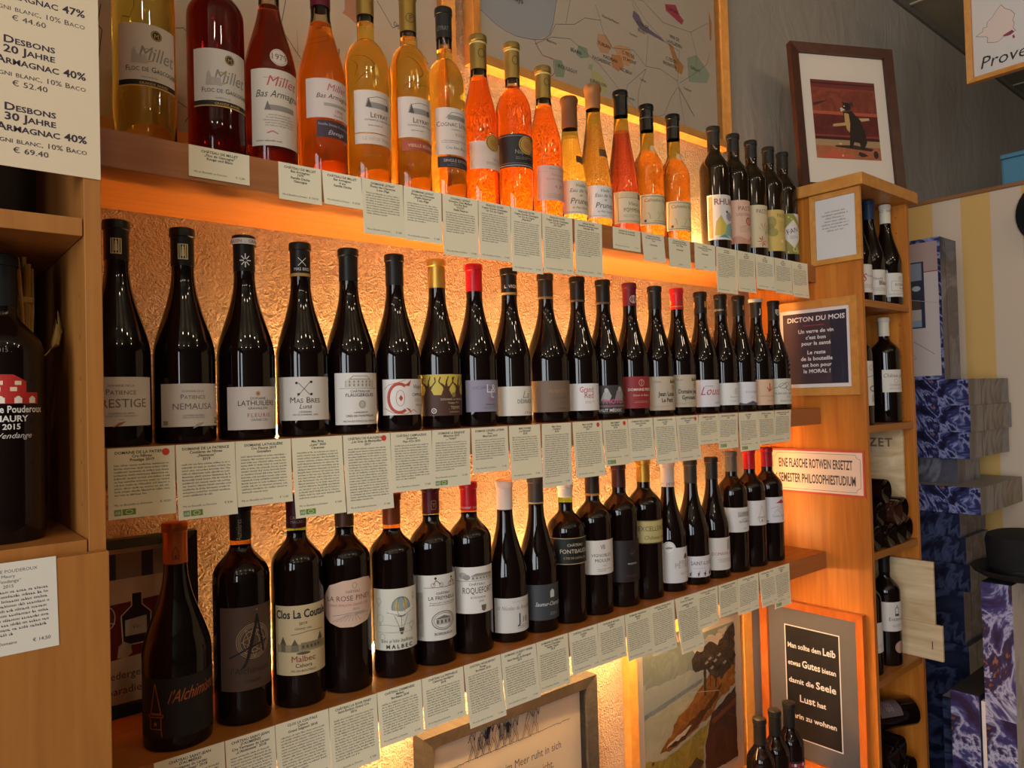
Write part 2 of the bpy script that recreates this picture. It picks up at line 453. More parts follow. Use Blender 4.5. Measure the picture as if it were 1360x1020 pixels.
mb = MB(); mb.box(3.0, -1.2, 0, 3.15, YB, Z + .693, STR); struct(mb.build('wall_partition'))
mb = MB(); mb.bbox(2.99, -1.2, Z + .693, 3.16, YB, Z + .707, wood('partition_cap_wood', '8a5a38', '9c6a44', (8, 2, 8)), .003); struct(mb.build('trim_3'))

# ------------------------------------------------------------------ wall shelves and their light strips
SH = dict(upper=(.3464, .2986), middle=(-.0462, -.091), lower=(-.4385, -.484))
for nm, (zt, zb) in SH.items():
    t = thing('wall_shelf', '%s long beech wall shelf carrying a row of bottles' % nm, 'shelf', (.175, 1.0, Z + zt), 0, 'long beech wall shelves')
    mb = MB(); mb.bbox(0, .0015, zb - zt, 1.779, .209, 0, WOOD_H, .0008); mb.build('board', t)
    mb = MB(); mb.box(0.0005, 0, zb - zt + .0005, 1.7785, .0016, -.0005, WOOD_E); mb.build('edge_band', t)
def led(label, x0, x1, y0, z0, z1, dep=.014):
    t = thing('light_strip', label, 'light', ((x0 + x1) / 2, y0, Z + z0), 0, 'glowing light strips behind the bottles')
    w = (x1 - x0) / 2; h = z1 - z0
    mb = MB(); mb.bbox(-w, 0, 0.001, w, dep, h, LEDMAT, .003); mb.build('diffuser', t)
    for s in (-1, 1):
        mb = MB(); mb.bbox(s * w - .004 - (s < 0) * .004, -.001, 0, s * w + .004 + (s > 0) * .004, dep + .001, h + .001, WOOD_E, .001); mb.build('end_cap', t)
led('warm glowing light strip at the back of the upper shelf behind the spirits', .50, 1.76, 1.150, .3464, .3604, .028)
led('warm glowing light strip at the back of the middle shelf behind red wines', .46, 1.70, 1.150, -.0462, -.0322, .028)
led('warm glowing light strip at the back of the lower shelf behind bottles', .48, 1.76, 1.150, -.4385, -.4245, .028)
led('bright light strip under the lower shelf above the framed poem', .50, 1.74, 1.098, -.499, -.485, .028)

# ------------------------------------------------------------------ left cabinet
t = thing('open_cabinet', 'beech cabinet at the left edge with open shelves over a flush door', 'cabinet', (.0775, 1.0, 0))
def part(par, name, x0, y0, z0, x1, y1, z1, m, c=.0008):
    o = par.location; mb = MB(); mb.bbox(x0 - o.x, y0 - o.y, z0 - o.z, x1 - o.x, y1 - o.y, z1 - o.z, m, c); return mb.build(name, par)
part(t, 'side_panel', .1585, .876, 0, .1748, 1.2085, 2.62, WOOD_C)
part(t, 'side_panel', -.02, .876, 0, -.004, 1.2085, 2.62, WOOD_C)  # unseen side, set close in to block the window light from the left
part(t, 'back_panel', -.004, 1.196, 0.05, .1585, 1.2085, 2.60, wood('back_panel_dark', '2a1a10', '35221a', (20, 20, 2)))  # dark stain also stands in for the deep shade inside the cabinet
part(t, 'top_board', -.004, .876, 2.60, .1585, 1.196, 2.62, WOOD_C)
for za, zb in ((.184, .203), (-.153, -.134)):
    part(t, 'shelf_board', -.0035, .878, Z + za, .1575, 1.1955, Z + zb, WOOD_C)
d = part(t, 'door', -.019, .8605, .08, .1742, .8755, Z - .146, WOOD_C, .001)
mb = MB(); mb.lathe([(0, 0, GOLDM), (.006, 0, GOLDM), (.006, .012, GOLDM), (.011, .016, GOLDM), (.011, .022, GOLDM), (0, .024, GOLDM)], 20)
k = mb.build('door_knob', d); k.location = (.005 - .0775, .8605 - 1.0, 1.0); k.rotation_euler = (PI / 2, 0, 0)
mb = MB()
for i in range(14):
    for yy in (.905,):
        zz = Z - .10 + i * .045
        if abs(zz - Z - .19) > .03: mb.box(.1579, yy - .0018, zz - .0018, .1585, yy + .0018, zz + .0018, mat('peg_hole_dark', '7a5228', .8))
o = mb.build('peg_holes', t); o.location = (-.0775, -1.0, 0)

# ------------------------------------------------------------------ the narrow bottle tower at the right
t = thing('bottle_tower', 'narrow beech bottle tower with open compartments and flat top, right end of shelves', 'shelving tower', (2.112, 1.04, 0))
part(t, 'side_panel', 1.9542, .876, 0, 1.970, 1.2085, Z + .536, WOOD_V)
part(t, 'side_panel', 2.254, .876, 0, 2.270, 1.2085, Z + .536, WOOD_V)
part(t, 'back_panel', 1.970, 1.19, .06, 2.254, 1.2085, Z + .536, WOOD_V)
part(t, 'top_board', 1.934, .856, Z + .5362, 2.290, 1.2085, Z + .568, WOOD_F, .002)
TS = (.24, -.095, -.43, -.765, -1.10)
for zt in TS: part(t, 'shelf_board', 1.9703, .8775, Z + zt - .019, 2.2537, 1.1897, Z + zt, WOOD_H)
part(t, 'plinth', 1.971, .885, 0, 2.253, .90, .3, WOOD_H)
mb = MB()
for i in range(28):
    zz = Z + .50 - i * .045
    if all(abs(zz - Z - q + .01) > .02 for q in TS): mb.box(2.2534, .903, zz - .002, 2.254, .907, zz + .002, mat('peg_hole_dark'))
o = mb.build('peg_holes', t); o.location = (-2.112, -1.04, 0)

# low sideboard under the shelves (its top carries the three small bottles)
t = thing('low_sideboard', 'low beech sideboard below the frames carrying three small dark bottles', 'sideboard', (1.45, 1.0, 0))
part(t, 'top_board', .60, .86, Z - 1.11, 1.9535, 1.2085, Z - 1.085, WOOD_H, .002)
part(t, 'body', .62, .88, .02, 1.94, 1.205, Z - 1.1105, WOOD_C)
for xa, xb in ((.622, 1.058), (1.062, 1.498), (1.502, 1.938)):
    d = part(t, 'door', xa, .866, .06, xb, .8795, Z - 1.115, WOOD_C)

# ------------------------------------------------------------------ frames and pictures
GLASS = thin_glass('picture_glass', 'ffffff', 0.8)
def framed(name, label, cat, loc, rz, w, h, bar, dep, fm, art, paper, lean=0.0, border=0.0, bv=None, border_col='e8e2d6', glass=True, group=None):
    """frame with print (and mat); local origin: bottom centre of the back, front to -y"""
    t = thing(name, label, cat, loc, rz, group); t.rotation_euler = (-lean, 0, rz)
    mb = MB(); a, b = w / 2, h
    P = [(-a, 0), (a, 0), (a, b), (-a, b)]; Q = [(-a + bar, bar), (a - bar, bar), (a - bar, b - bar), (-a + bar, b - bar)]
    f = dep * .8
    for i in range(4):
        j = (i + 1) % 4
        mb.quadbox([(P[i][0], 0, P[i][1]), (P[j][0], 0, P[j][1]), (Q[j][0], 0, Q[j][1]), (Q[i][0], 0, Q[i][1]),
                    (P[i][0], -dep, P[i][1]), (P[j][0], -dep, P[j][1]), (Q[j][0], -f, Q[j][1]), (Q[i][0], -f, Q[i][1])], fm)
    mb.build('frame', t)
    iw, ih = w - 2 * bar, h - 2 * bar
    bv = border if bv is None else bv
    mb = MB(); mb.box(-iw / 2, -.004, bar, iw / 2, -.0005, h - bar, mat('backing_board', '6b5a45', .8)); mb.build('backing_board', t)
    y = -.0045
    if border:
        A = Art(iw - .0006, ih - .0006, border_col); o = sheet(A, 'mat_board', t, .0012); o.location = (0, y, bar + .0003); y -= .0016
    A = Art(iw - 2 * border - (.0006 if not border else 0), ih - 2 * bv - (.0006 if not border else 0), paper)
    art(A); o = sheet(A, 'print', t, .0004); o.location = (0, y, bar + bv + .0003)
    if glass:
        mb = MB(); yy = -f * .75; k = mb.mi(GLASS)
        mb.v += [(-iw / 2, yy, bar), (iw / 2, yy, bar), (iw / 2, yy, h - bar), (-iw / 2, yy, h - bar)]; mb.f.append([0, 1, 2, 3]); mb.m.append(k); mb.sm.append(False)
        mb.build('glass_pane', t)
    return t

# --- the two wine maps above the shelf
def map_art2(A):
    ox, oz = .918 + .4615, .718
    def P(pts): return [(x - ox, z - oz) for x, z in pts]
    A.poly(P([(.93, .834), (.948, .829), (1.004, .805), (1.06, .797), (1.113, .805), (1.159, .828), (1.173, .861), (1.183, .908), (1.21, 1.0), (1.235, 1.13), (.93, 1.13)]), 'aeb0b4')
    A.line(P([(.93, .834), (.948, .829), (.975, .817), (1.004, .805), (1.03, .799), (1.06, .797), (1.085, .8), (1.113, .805), (1.14, .814), (1.159, .828), (1.173, .861), (1.183, .908), (1.21, 1.0), (1.235, 1.13)]), .0012, '5b5853')
    for c, p in (('8fa286', [(1.173, .778), (1.197, .781), (1.207, .764), (1.202, .743), (1.175, .738)]), ('8fa48c', [(1.254, .834), (1.283, .835), (1.289, .814), (1.26, .804), (1.246, .81)]),
                 ('d3a27c', [(1.322, .882), (1.352, .889), (1.374, .867), (1.357, .842), (1.331, .839), (1.317, .855)]), ('d8a678', [(1.378, .868), (1.406, .879), (1.438, .883), (1.453, .858), (1.435, .832), (1.407, .83)]),
                 ('cf8f62', [(1.369, .845), (1.404, .852), (1.415, .826), (1.394, .808), (1.371, .814)]), ('c8bf86', [(1.292, .787), (1.325, .786), (1.354, .763), (1.349, .741), (1.319, .744), (1.298, .764)]),
                 ('a9b48e', [(1.289, .799), (1.303, .801), (1.299, .787), (1.285, .785)]), ('7d6c86', [(1.459, .983), (1.479, .979), (1.499, .958), (1.567, .946), (1.584, .938), (1.541, .94), (1.482, .944), (1.454, .966)]),
                 ('b8485c', [(1.59, 1.043), (1.636, 1.056), (1.653, 1.033), (1.671, 1.024), (1.661, 1.009), (1.615, 1.021), (1.593, 1.027)]), ('c08a54', [(1.598, .942), (1.616, .939), (1.637, .911), (1.664, .895), (1.654, .87), (1.626, .873), (1.614, .91)]),
                 ('9fae94', [(1.68, .923), (1.724, .944), (1.748, .93), (1.787, .905), (1.77, .877), (1.686, .858)]), ('c08a54', [(1.79, 1.089), (1.803, 1.056), (1.798, 1.006), (1.79, 1.004)]),
                 ('c9a05e', [(1.46, 1.07), (1.5, 1.09), (1.53, 1.06), (1.49, 1.04)]), ('b66a72', [(1.30, 1.06), (1.36, 1.10), (1.38, 1.05), (1.33, 1.03)])):
        A.poly(P(p), c)
    for p in ([(1.113, .795), (1.166, .827), (1.227, .841), (1.261, .829), (1.326, .807), (1.408, .756), (1.455, .731)], [(1.162, .829), (1.18, .861), (1.242, .88), (1.279, .907), (1.331, .918), (1.344, .889), (1.374, .862), (1.454, .88), (1.502, .851), (1.56, .86), (1.634, .847), (1.649, .777), (1.664, .724)],
              [(1.502, .851), (1.515, .936), (1.459, .994), (1.44, 1.08)], [(1.634, .847), (1.647, .931), (1.584, .94), (1.508, .972), (1.468, 1.002), (1.40, 1.08)], [(1.502, .845), (1.47, .78), (1.462, .722)], [(1.633, .83), (1.60, .79), (1.574, .743), (1.535, .724)],
              [(1.643, .844), (1.70, .88), (1.773, .931), (1.787, .968)], [(1.214, .874), (1.227, .922), (1.25, 1.0), (1.24, 1.1)], [(1.317, .952), (1.334, .917)], [(1.502, .845), (1.46, .81), (1.425, .782), (1.415, .737)], [(1.25, 1.0), (1.32, .97), (1.42, 1.01), (1.5, 1.02), (1.58, .99), (1.70, 1.0), (1.78, 1.05)], [(1.70, 1.0), (1.724, .944), (1.72, .89)]):
        A.line(P(p), .0012, '7c7468')
    A.line(P([(1.638, .831), (1.67, .80), (1.705, .767)]), .0022, '6b6358')
    A.line(P([(1.113, .804), (1.122, .79), (1.137, .776), (1.17, .777), (1.172, .745), (1.158, .732), (1.165, .724)]), .0016, 'b04a52')
    for s, x, z in (('IROULEGUY', 1.183, .762), ('BÉARN', 1.226, .812), ('TURSAN', 1.321, .856), ('CÔTES DE', 1.409, .858), ('ST-MONT', 1.412, .843), ('MADIRAN', 1.338, .828), ('PACHERENC', 1.300, .815), ('VIC-BILH', 1.399, .813), ('JURANÇON', 1.290, .756), ('CÔTES DE', 1.470, .952), ('BUZET', 1.474, .935), ('CAHORS', 1.598, 1.032), ('VINS DE', 1.604, .958), ('LAVILLEDIEU', 1.591, .942), ('CÔTES DU', 1.585, .893), ('FRONTON', 1.573, .878), ('GAILLAC', 1.694, .898)):
        A.text(s, x - ox, z - oz, .0085, '3a332d', 'l', xs=.95)
    for s, x, z in (('Mont-de-Marsan', 1.339, .929), ('Condom', 1.439, .916), ('Tarbes', 1.475, .808), ('Toulouse', 1.66, .832), ('Bayonne', 1.15, .813), ('Lourdes', 1.423, .749)):
        A.text(s, x - ox, z - oz, .0062, '5a5148', 'l')
    A.text('Golf von', 1.02 - ox, .90 - oz, .012, '3a332d', 'l'); A.text('Biskaya', 1.03 - ox, .875 - oz, .012, '3a332d', 'l')
framed('framed_map', 'large framed wine map with grey sea and coloured regions, above the spirits', 'map', (1.3795, 1.2085, Z + .694), 0, .923, .62, .024, .034, WOOD_F, map_art2, 'cbbfae', group='framed wine maps')
def map_art1(A):
    ox, oz = .5265, .426
    def P(pts): return [(x - ox, z - oz) for x, z in pts]
    A.poly(P([(.643, .76), (.643, .722), (.638, .713), (.651, .709), (.678, .695), (.691, .693), (.696, .703), (.69, .713), (.692, .76)]), 'b98468')
    for p in ([(.244, .60), (.239, .568), (.245, .562), (.238, .50)], [(.711, .76), (.744, .718), (.779, .742), (.799, .714), (.797, .67), (.82, .64), (.83, .66)], [(.50, .74), (.53, .70), (.52, .65), (.56, .60)], [(.31, .62), (.33, .59), (.36, .60), (.40, .56), (.45, .55)], [(.35, .48), (.37, .47), (.36, .45)]):
        A.line(P(p), .0013, '4c4640')
    A.line(P([(.55, .655), (.55, .61), (.80, .61), (.80, .60), (.55, .60)]), .0008, '8a8278')
    A.text('BERN', .585 - ox, .632 - oz, .013, '2d2a28', 'l')
    A.text('RHÔNE', .34 - ox, .66 - oz, .010, '3a352f', 'l'); A.text('SAVOIE', .44 - ox, .69 - oz, .010, '3a352f', 'l'); A.text('Dijon', .745 - ox, .725 - oz, .008, '3a352f', 'l', rot=-.3); A.text('Kiel', .81 - ox, .68 - oz, .007, '3a352f', 'l', rot=-.9)
framed('framed_map', 'large framed wine map standing behind the spirit bottles at the left', 'map', (.5265, 1.2085, Z + .402), 0, .692, .86, .024, .034, WOOD_F, map_art1, 'cbbfae', group='framed wine maps')

# --- walking-dog picture on the tower top
def dog_art(A):
    draw(A, [('r', -.5, 0, .5, .24, wash('warm_floor', 'bc7048', 'a05c3c', 14)), ('r', -.5, .16, .5, .24, 'a8875e'), ('r', -.5, .90, .5, 1, '6e2c24'), ('r', -.5, .60, .5, .88, wash('red_wall', '96482f', '743424', 14)), ('r', -.5, .56, .5, .60, 'b2563c'), ('r', -.5, .26, .5, .56, wash('dark_red_wall', '702822', '5a1e1c', 14)), ('r', -.5, .28, .5, .30, '8e3a2e'), ('r', -.5, .24, .5, .27, '3c1614'),
             ('r', -.5, .95, .5, .965, '3a1714'), ('p', [(-.48, .66), (-.3, .72), (-.28, .74), (-.48, .70)], '4a2018'), ('p', [(-.5, .02), (-.2, .10), (.1, .03), (-.3, 0)], 'c0563a'),
             ('p', [(-.2, .15), (.35, .11), (.4, .14), (.1, .18), (-.2, .17)], '3a2a22'),
             ('p', [(-.04, .60), (.10, .62), (.22, .5), (.28, .36), (.30, .22), (.24, .13), (.20, .13), (.18, .21), (.10, .22), (.06, .14), (.02, .15), (.04, .3), (-.01, .44)], '2a1d18'),
             ('p', [(-.02, .59), (.05, .58), (.06, .45), (.04, .34), (.0, .38), (-.02, .48)], 'c49a62'), ('p', [(.0, .47), (-.20, .44), (-.22, .41), (-.16, .41), (.0, .43)], 'c49a62'), ('p', [(.2, .53), (.36, .54), (.37, .51), (.24, .49)], 'c8a878'),
             ('e', .03, .67, .058, .055, '2a1d18'), ('p', [(.06, .71), (.12, .74), (.14, .67)], '3a2a20'), ('p', [(-.05, .71), (-.02, .735), (.02, .71)], '2a1d18'), ('p', [(-.06, .66), (-.10, .62), (-.06, .605), (.0, .63)], 'c9bda8'), ('e', -.085, .625, .012, .010, '1a1210'), ('e', -.01, .675, .009, .009, 'd8c8a0'),
             ('p', [(.14, .06), (.16, .10), (.24, .08), (.30, .05), (.2, .03)], '33231d'), ('e', .42, .07, .035, .05, '33231d'), ('e', -.12, .19, .02, .012, 'd0b890'), ('e', -.1, .04, .012, .012, 'd8c0a8')])
t = framed('framed_picture', 'dark framed picture of a dog walking upright, standing on the tower top', 'picture', (2.146, .981, Z + .5684), -.483, .343, .449, .027, .02, WOOD_DK, dog_art, '8a3f2c', lean=.084, border=.037, bv=.078, border_col='d9ccbc')
mb = MB(); mb.quadbox([(-.03, .0, .02), (.03, .0, .02), (.03, .004, .02), (-.03, .004, .02), (-.02, .0, .34), (.02, .0, .34), (.02, .004, .34), (-.02, .004, .34)], mat('backing_board'))
st = mb.build('easel_strut', t); st.location = (0, .0015, 0)

# --- things on the tower's side (facing -x)
def small_notice(A):
    A.body(-.040, .040, A.h * .80, .0085, 7, '6a6460', al='c')
framed('framed_notice', 'small wood framed white notice near the top of the tower side', 'picture', (1.9538, .9375, Z + .343), -PI / 2, .138, .192, .014, .010, WOOD_F, small_notice, 'd8d2cc')
def dicton(A):
    w, h = A.w, A.h; wh = 'efe4dc'
    A.rect(-w / 2 + .010, .010, w / 2 - .010, h - .010, '4a3438')
    A.rect(w / 2 - .055, .010, w / 2 - .010, h - .010, '2d2636')  # glass reflection put into the print: lighter panel, darker strip beside it
    for s, v, sz in (('DICTON DU MOIS', .845, .058), ('Un verre de vin', .695, .046), ("c'est bon", .615, .046), ('pour la santé', .54, .046), ('Le reste', .425, .046), ('de la bouteille', .345, .046), ('est bon pour', .265, .046), ('le MORAL !', .185, .046)):
        A.text(s, .004, v * h, sz * h, wh, bold=1, xs=1.08, shear=.06, maxw=w * .82)
    A.rect(-.03, h * .785, .03, h * .785 + .002, 'a83a44')
framed('framed_saying', 'wood framed saying in white handwriting on dark purple on the tower side', 'sign', (1.9538, 1.008, Z - .012), -PI / 2, .247, .262, .022, .014, WOOD_F, dicton, 'e6dcd4')
# enamel sign
t = thing('enamel_sign', 'cream enamel sign with red rim and German text on the tower side', 'sign', (1.9538, 1.020, Z - .284), -PI / 2)
A = Art(.272, .124, 'c8503c')
A.rect(-.131, .006, .131, .118, 'e8cfb4')
ln = []
for sx_, sy_ in ((1, -1), (1, 1), (-1, 1), (-1, -1)):
    cx, cy, r = sx_ * .125, .062 + sy_ * .050, .012
    a0 = {(1, 1): 270, (-1, 1): 360, (-1, -1): 90, (1, -1): 180}[(sx_, sy_)]
    seg = [(cx + r * math.cos(math.radians(a0 - k * 15)), cy + r * math.sin(math.radians(a0 - k * 15))) for k in range(7)]
    ln += seg
ln.append(ln[0]); A.line(ln, .0009, '4a3a30')
A.text('EINE FLASCHE ROTWEIN ERSETZT', -.002, .072, .024, '4a382e', bold=1, xs=.62, maxw=.212); A.text('6 SEMESTER PHILOSOPHIESTUDIUM', -.004, .030, .024, '4a382e', bold=1, xs=.6, maxw=.232)
sheet(A, 'plate', t, .004, back=ink('c8503c'))
# the black saying in the grey mat, hung low on the tower side
def leib(A):
    w, h = A.w, A.h; A.rect(-w / 2, 0, w / 2, h, 'e4dfda'); A.rect(-w / 2 + .003, .003, w / 2 - .003, h - .003, '1d1917')
    def row(v, parts):
        tot = 0; out = []
        for s, sz, b in parts:
            k = sz / CAPH; L = sum((GL.get((b, c)) or GL[b, '.'])[2] * k if c != ' ' else .3 * k for c in s); out.append((s, sz, b, L)); tot += L + .0055
        x = -tot / 2; f = min(1, w * .9 / tot)
        for s, sz, b, L in out: A.text(s, x * f, v * h, sz, 'e8e4de', 'l', bold=b, xs=f); x += L + .0055
    row(.80, (('Man sollte dem', .0135, 1), ('Leib', .0185, 1))); row(.645, (('etwas', .0135, 1), ('Gutes', .0185, 1), ('bieten', .0135, 1))); row(.49, (('damit die', .0135, 1), ('Seele', .0185, 1)))
    row(.335, (('Lust', .0185, 1), ('hat', .0135, 1))); row(.18, (('darin zu wohnen', .0135, 1),))
framed('framed_saying', 'cherry framed black saying panel in grey mat, low on the tower side', 'sign', (1.9535, 1.047, Z - 1.045), -PI / 2, .300, .455, .021, .02, WOOD_CH, leib, '1d1917', border=.049, border_col='625f5e')
# --- landscape and poem below the lower shelf
def land(A):
    sky, haze, sea = wash('sky', 'b4bab4', 'a3aeae', 9), wash('haze', '98a4a2', '84928f', 12), wash('sea', '6a7a8c', '8794a0', 20)
    sand, och, umb = wash('sand', 'c2c2ac', 'aeb09c', 12), wash('ochre', 'b07a32', '8a5420', 16), wash('umber', '6e4420', '4e2e18', 20)
    dark, yel, brn = wash('dark_trees', '2a221c', '4c4034', 30), wash('yellow_ground', 'b4a450', '8e8038', 12), wash('red_brown', '3c2720', '54332a', 12)
    def p(pts, c, amp=.008, seed=1): draw(A, [('p', rough(pts, amp, seed), c)])
    draw(A, [('r', -.5, 0, .5, 1, sky), ('r', -.5, .80, .5, 1, haze)])
    p([(-.48, .80), (.0, .84), (.48, .82), (.48, .78), (-.48, .76)], haze, .012); p([(.02, .90), (.2, .97), (.36, .94), (.3, .83), (.1, .80)], 'cfc8c4', .015); p([(.30, .97), (.42, .99), (.4, .93)], 'c2bab4', .01)
    p([(-.499, .57), (.1, .655), (.12, .685), (-.499, .605)], sea, .004); p([(-.499, .30), (-.499, .57), (.12, .655), (.0, .48), (-.2, .40), (-.3, .26)], sand, .006)
    p([(-.36, .31), (-.30, .36), (-.22, .42), (-.16, .50), (-.05, .53), (.02, .58), (.10, .63), (.2, .70), (.42, .90), (.499, .95), (.499, .55), (.3, .48), (.2, .40), (-.05, .33), (-.2, .30)], och, .012, 3)
    p([(-.3, .335), (-.1, .40), (.15, .48), (.34, .60), (.28, .50), (.0, .355), (-.2, .31)], umb, .010, 4); p([(-.1, .50), (.08, .60), (.2, .66), (.1, .56)], 'a86c30', .01, 5)
    p([(.00, .84), (.06, .89), (.13, .87), (.2, .92), (.30, .87), (.42, .96), (.499, .99), (.499, .68), (.4, .66), (.33, .61), (.24, .66), (.17, .73), (.08, .74), (.01, .77)], dark, .018, 6)
    for x0, x1, z in ((.13, .160, .55), (.26, .285, .58), (.20, .215, .60), (.34, .36, .62)): p([(x0, .78), (x1, .78), (x1 - .01, z), (x0 - .005, z)], dark, .004)
    for i, (x, z) in enumerate(((.20, .80), (.26, .77), (.31, .80), (.16, .78), (.37, .73), (.22, .73))): p([(x - .02, z), (x + .015, z + .012), (x + .03, z - .004), (x, z - .014)], 'a09a94', .006, i)
    p([(-.499, .001), (-.499, .30), (-.3, .26), (.0, .32), (.2, .37), (.1, .2), (.1, .001)], yel, .008, 7); p([(-.30, .325), (-.18, .375), (-.02, .40), (-.1, .35)], 'd6ccb8', .008, 8)
    p([(.12, .001), (.12, .2), (.2, .40), (.499, .52), (.499, .001)], brn, .006, 9); p([(.2, .36), (.499, .44), (.499, .40), (.22, .325)], '7a4428', .004); p([(-.1, .10), (.02, .16), (.1, .10), (.0, .05)], dark, .012, 2)
    draw(A, [('e', -.43, .27, .015, .012, '5a4e22'), ('l', [(-.02, .62), (.30, .545)], .004, 'c8c0b8')])
framed('framed_painting', 'wood framed abstract coast painting with ochre cliff, below the lower shelf', 'painting', (1.612, 1.2085, Z - 1.084), 0, .53, .512, .034, .022, WOOD_F, land, 'a8aaa2', border=.034, border_col='cfc6bc')
def poem(A):
    w, h = A.w, A.h; c = '2f2b38'; r = random.Random(3); G = h - .064
    A.line([(-w * .42 + w * .84 * i / 60, G + r.uniform(-.0012, .0012)) for i in range(61)], .0013, '4a4450')
    for i in range(60): x = -w * .42 + w * .84 * i / 60; A.line([(x, G - .001), (x + r.uniform(-.003, .003), G - r.uniform(.002, .004))], .0006, '6a6470')
    for i in range(9):                                    # sketched crowd of walking figures
        x = -.100 + i * .0185 + (i > 6) * .016; s = r.uniform(.70, .84); b = G
        hip = (x + r.uniform(-.003, .003), b + .036 * s); nk = (x + r.uniform(-.003, .007), b + .066 * s)
        for e in (-1, 1):
            kn = (hip[0] + e * .007 * s, b + .019 * s); ft = (hip[0] + e * .012 * s - .003, b + .001)
            A.poly([(hip[0] - .0032, hip[1]), (hip[0] + .0032, hip[1]), (kn[0] + .0024, kn[1]), (ft[0] + .0015, ft[1]), (ft[0] - .0015, ft[1]), (kn[0] - .0020, kn[1])], 'd6c5b0' if e < 0 else 'cdbba6')
            A.line([(hip[0] - .0032, hip[1]), (kn[0] - .0022, kn[1]), (ft[0] - .002, ft[1])], .0011, c); A.line([(hip[0] + .0034, hip[1]), (kn[0] + .0026, kn[1]), (ft[0] + .002, ft[1]), (ft[0] + .005 * e, ft[1])], .0009, c)
        A.poly([(hip[0] - .0036, hip[1]), (hip[0] + .0036, hip[1]), (nk[0] + .0048, nk[1] - .002), (nk[0] - .0040, nk[1] - .001)], c if i in (2, 5) else 'd6c5b0')
        A.line([(hip[0] - .0036, hip[1]), (nk[0] - .0042, nk[1] - .001), (nk[0] + .0048, nk[1] - .002), (hip[0] + .0036, hip[1])], .0010, c)
        for e in (-1, 1): A.line([(nk[0] + e * .004, nk[1] - .003), (nk[0] + e * .010 * s, nk[1] - .013), (nk[0] + e * .013 * s, nk[1] - .004 + e * .009)], .0016, c)
        A.ell(nk[0] + .001, nk[1] + .0045, .0036, .0046, 'd6c5b0', 10); A.ring(nk[0] + .001, nk[1] + .0045, .0036, .0046, .0010, c, 10); A.line([(nk[0] - .002, nk[1] + .007), (nk[0] + .003, nk[1] + .009)], .0022, c)
        if i in (1, 2, 4, 5):
            for q in range(5): A.line([(x - .006 + q * .003, b + .020 * s), (x - .003 + q * .003, b + .058 * s)], .0012, c)
    A.text('en im Meer ruht in sich', .142, G - .052, .0165, '5c544e', 'r', xs=.80, maxw=w); A.text('icht,', .118, G - .086, .0165, '5c544e', 'r', xs=.80, maxw=w)
framed('framed_poem', 'grey framed print with ink sketch of walking figures and a line of verse', 'picture', (.988, 1.2085, Z - 1.08), 0, .468, .452, .027, .035, WOOD_GY, poem, 'e6d8c4')
def poster(A):
    w, h = A.w, A.h; cr = 'd8c8b0'
    A.rect(-w / 2, 0, w / 2, h, 'cdbda2'); A.poly([(-w / 2, .062), (w / 2, .070), (w / 2, h - .075), (-w / 2, h - .082)], '6e1a1e'); A.poly([(.02, .066), (w / 2, .070), (w / 2, h - .075), (.03, h - .078)], '3a1d1c')
    A.rect(-w / 2, h - .045, w / 2, h - .008, '2f3440'); A.rect(-.03, h - .045, .004, h - .008, '8a8478'); A.rect(.02, h - .045, .035, h - .008, '9a9486')
    b = [(-.022, .082), (-.024, .125), (-.010, .138), (-.010, .156), (.004, .156), (.004, .138), (.016, .125), (.014, .082), (-.022, .082)]
    A.poly(b[:-1], '2a1c1c'); A.line(b, .0016, cr); A.poly([(-.019, .095), (-.019, .118), (.010, .121), (.010, .095)], 'bdb29c'); A.text('Vin', -.004, .104, .006, '6a5a4a')
    for x, y in ((.032, .14), (.046, .122), (-.044, .10), (.035, .165)): A.ell(x, y, .004, .003, cr, 8); A.line([(x + .003, y), (x + .005, y + .018), (x + .012, y + .016)], .0014, cr)
    A.ring(-.042, .125, .010, .016, .0015, cr); A.ring(.03, .10, .008, .012, .0014, cr); A.poly([(-.030, .066), (-.028, .082), (-.021, .088), (-.012, .083), (-.010, .070), (-.018, .064)], 'b8a68a')
    A.text('wiedergefundenes', 0, .036, .0105, '4a3a34', xs=.95); A.text('paradies', -.018, .014, .0105, '4a3a34')
framed('framed_poster', 'black framed red poster with drawn bottle and notes, behind lower shelf bottles', 'picture', (.279, 1.195, Z - .4375), 0, .158, .252, .014, .020, mat('black_frame_paint', '14110f', .4), poster, 'cdbda2', lean=-.0)
# --- hanging map poster at the top right
def prov(A):
    fr = [(-.12, .20), (-.10, .21), (-.085, .213), (-.078, .235), (-.06, .232), (-.055, .26), (-.03, .275), (-.01, .30), (.02, .33), (.04, .30), (.07, .28), (.09, .25), (.078, .22), (.085, .20), (.078, .18), (.09, .16), (.07, .150), (.05, .145), (.03, .150), (.0, .13), (-.03, .135), (-.06, .145), (-.056, .17), (-.065, .18), (-.09, .188)]
    fr = [(-.126 + (x + .12) * .5, .090 + (y - .13) * .55) for x, y in fr]
    A.poly(fr, 'd8c6ba'); A.line(fr + fr[:1], .0012, '5a4a44')
    A.poly([(-.055, .104), (-.030, .112), (-.024, .104), (-.034, .098), (-.05, .099)], '8a3444'); A.poly([(-.030, .094), (-.025, .096), (-.023, .086), (-.028, .084)], '8a3444')
    A.text('Provence', -.120, .022, .036, '2a2422', 'l', shear=.22)
t = framed('hanging_poster', 'wood framed map poster lettered Provence hanging at top right', 'map', (2.6, .657, Z + .945), -PI / 2, .302, .43, .016, .022, WOOD_F, prov, 'd2cbc4')
for sx_ in (-1, 1):
    mb = MB(); mb.tube([(sx_ * .12, .004, .425), (sx_ * .12, .004, 3.07 - Z - .945)], .0008, mat('steel_wire', '888888', .3, .9), 6); mb.build('hanging_wire', t)
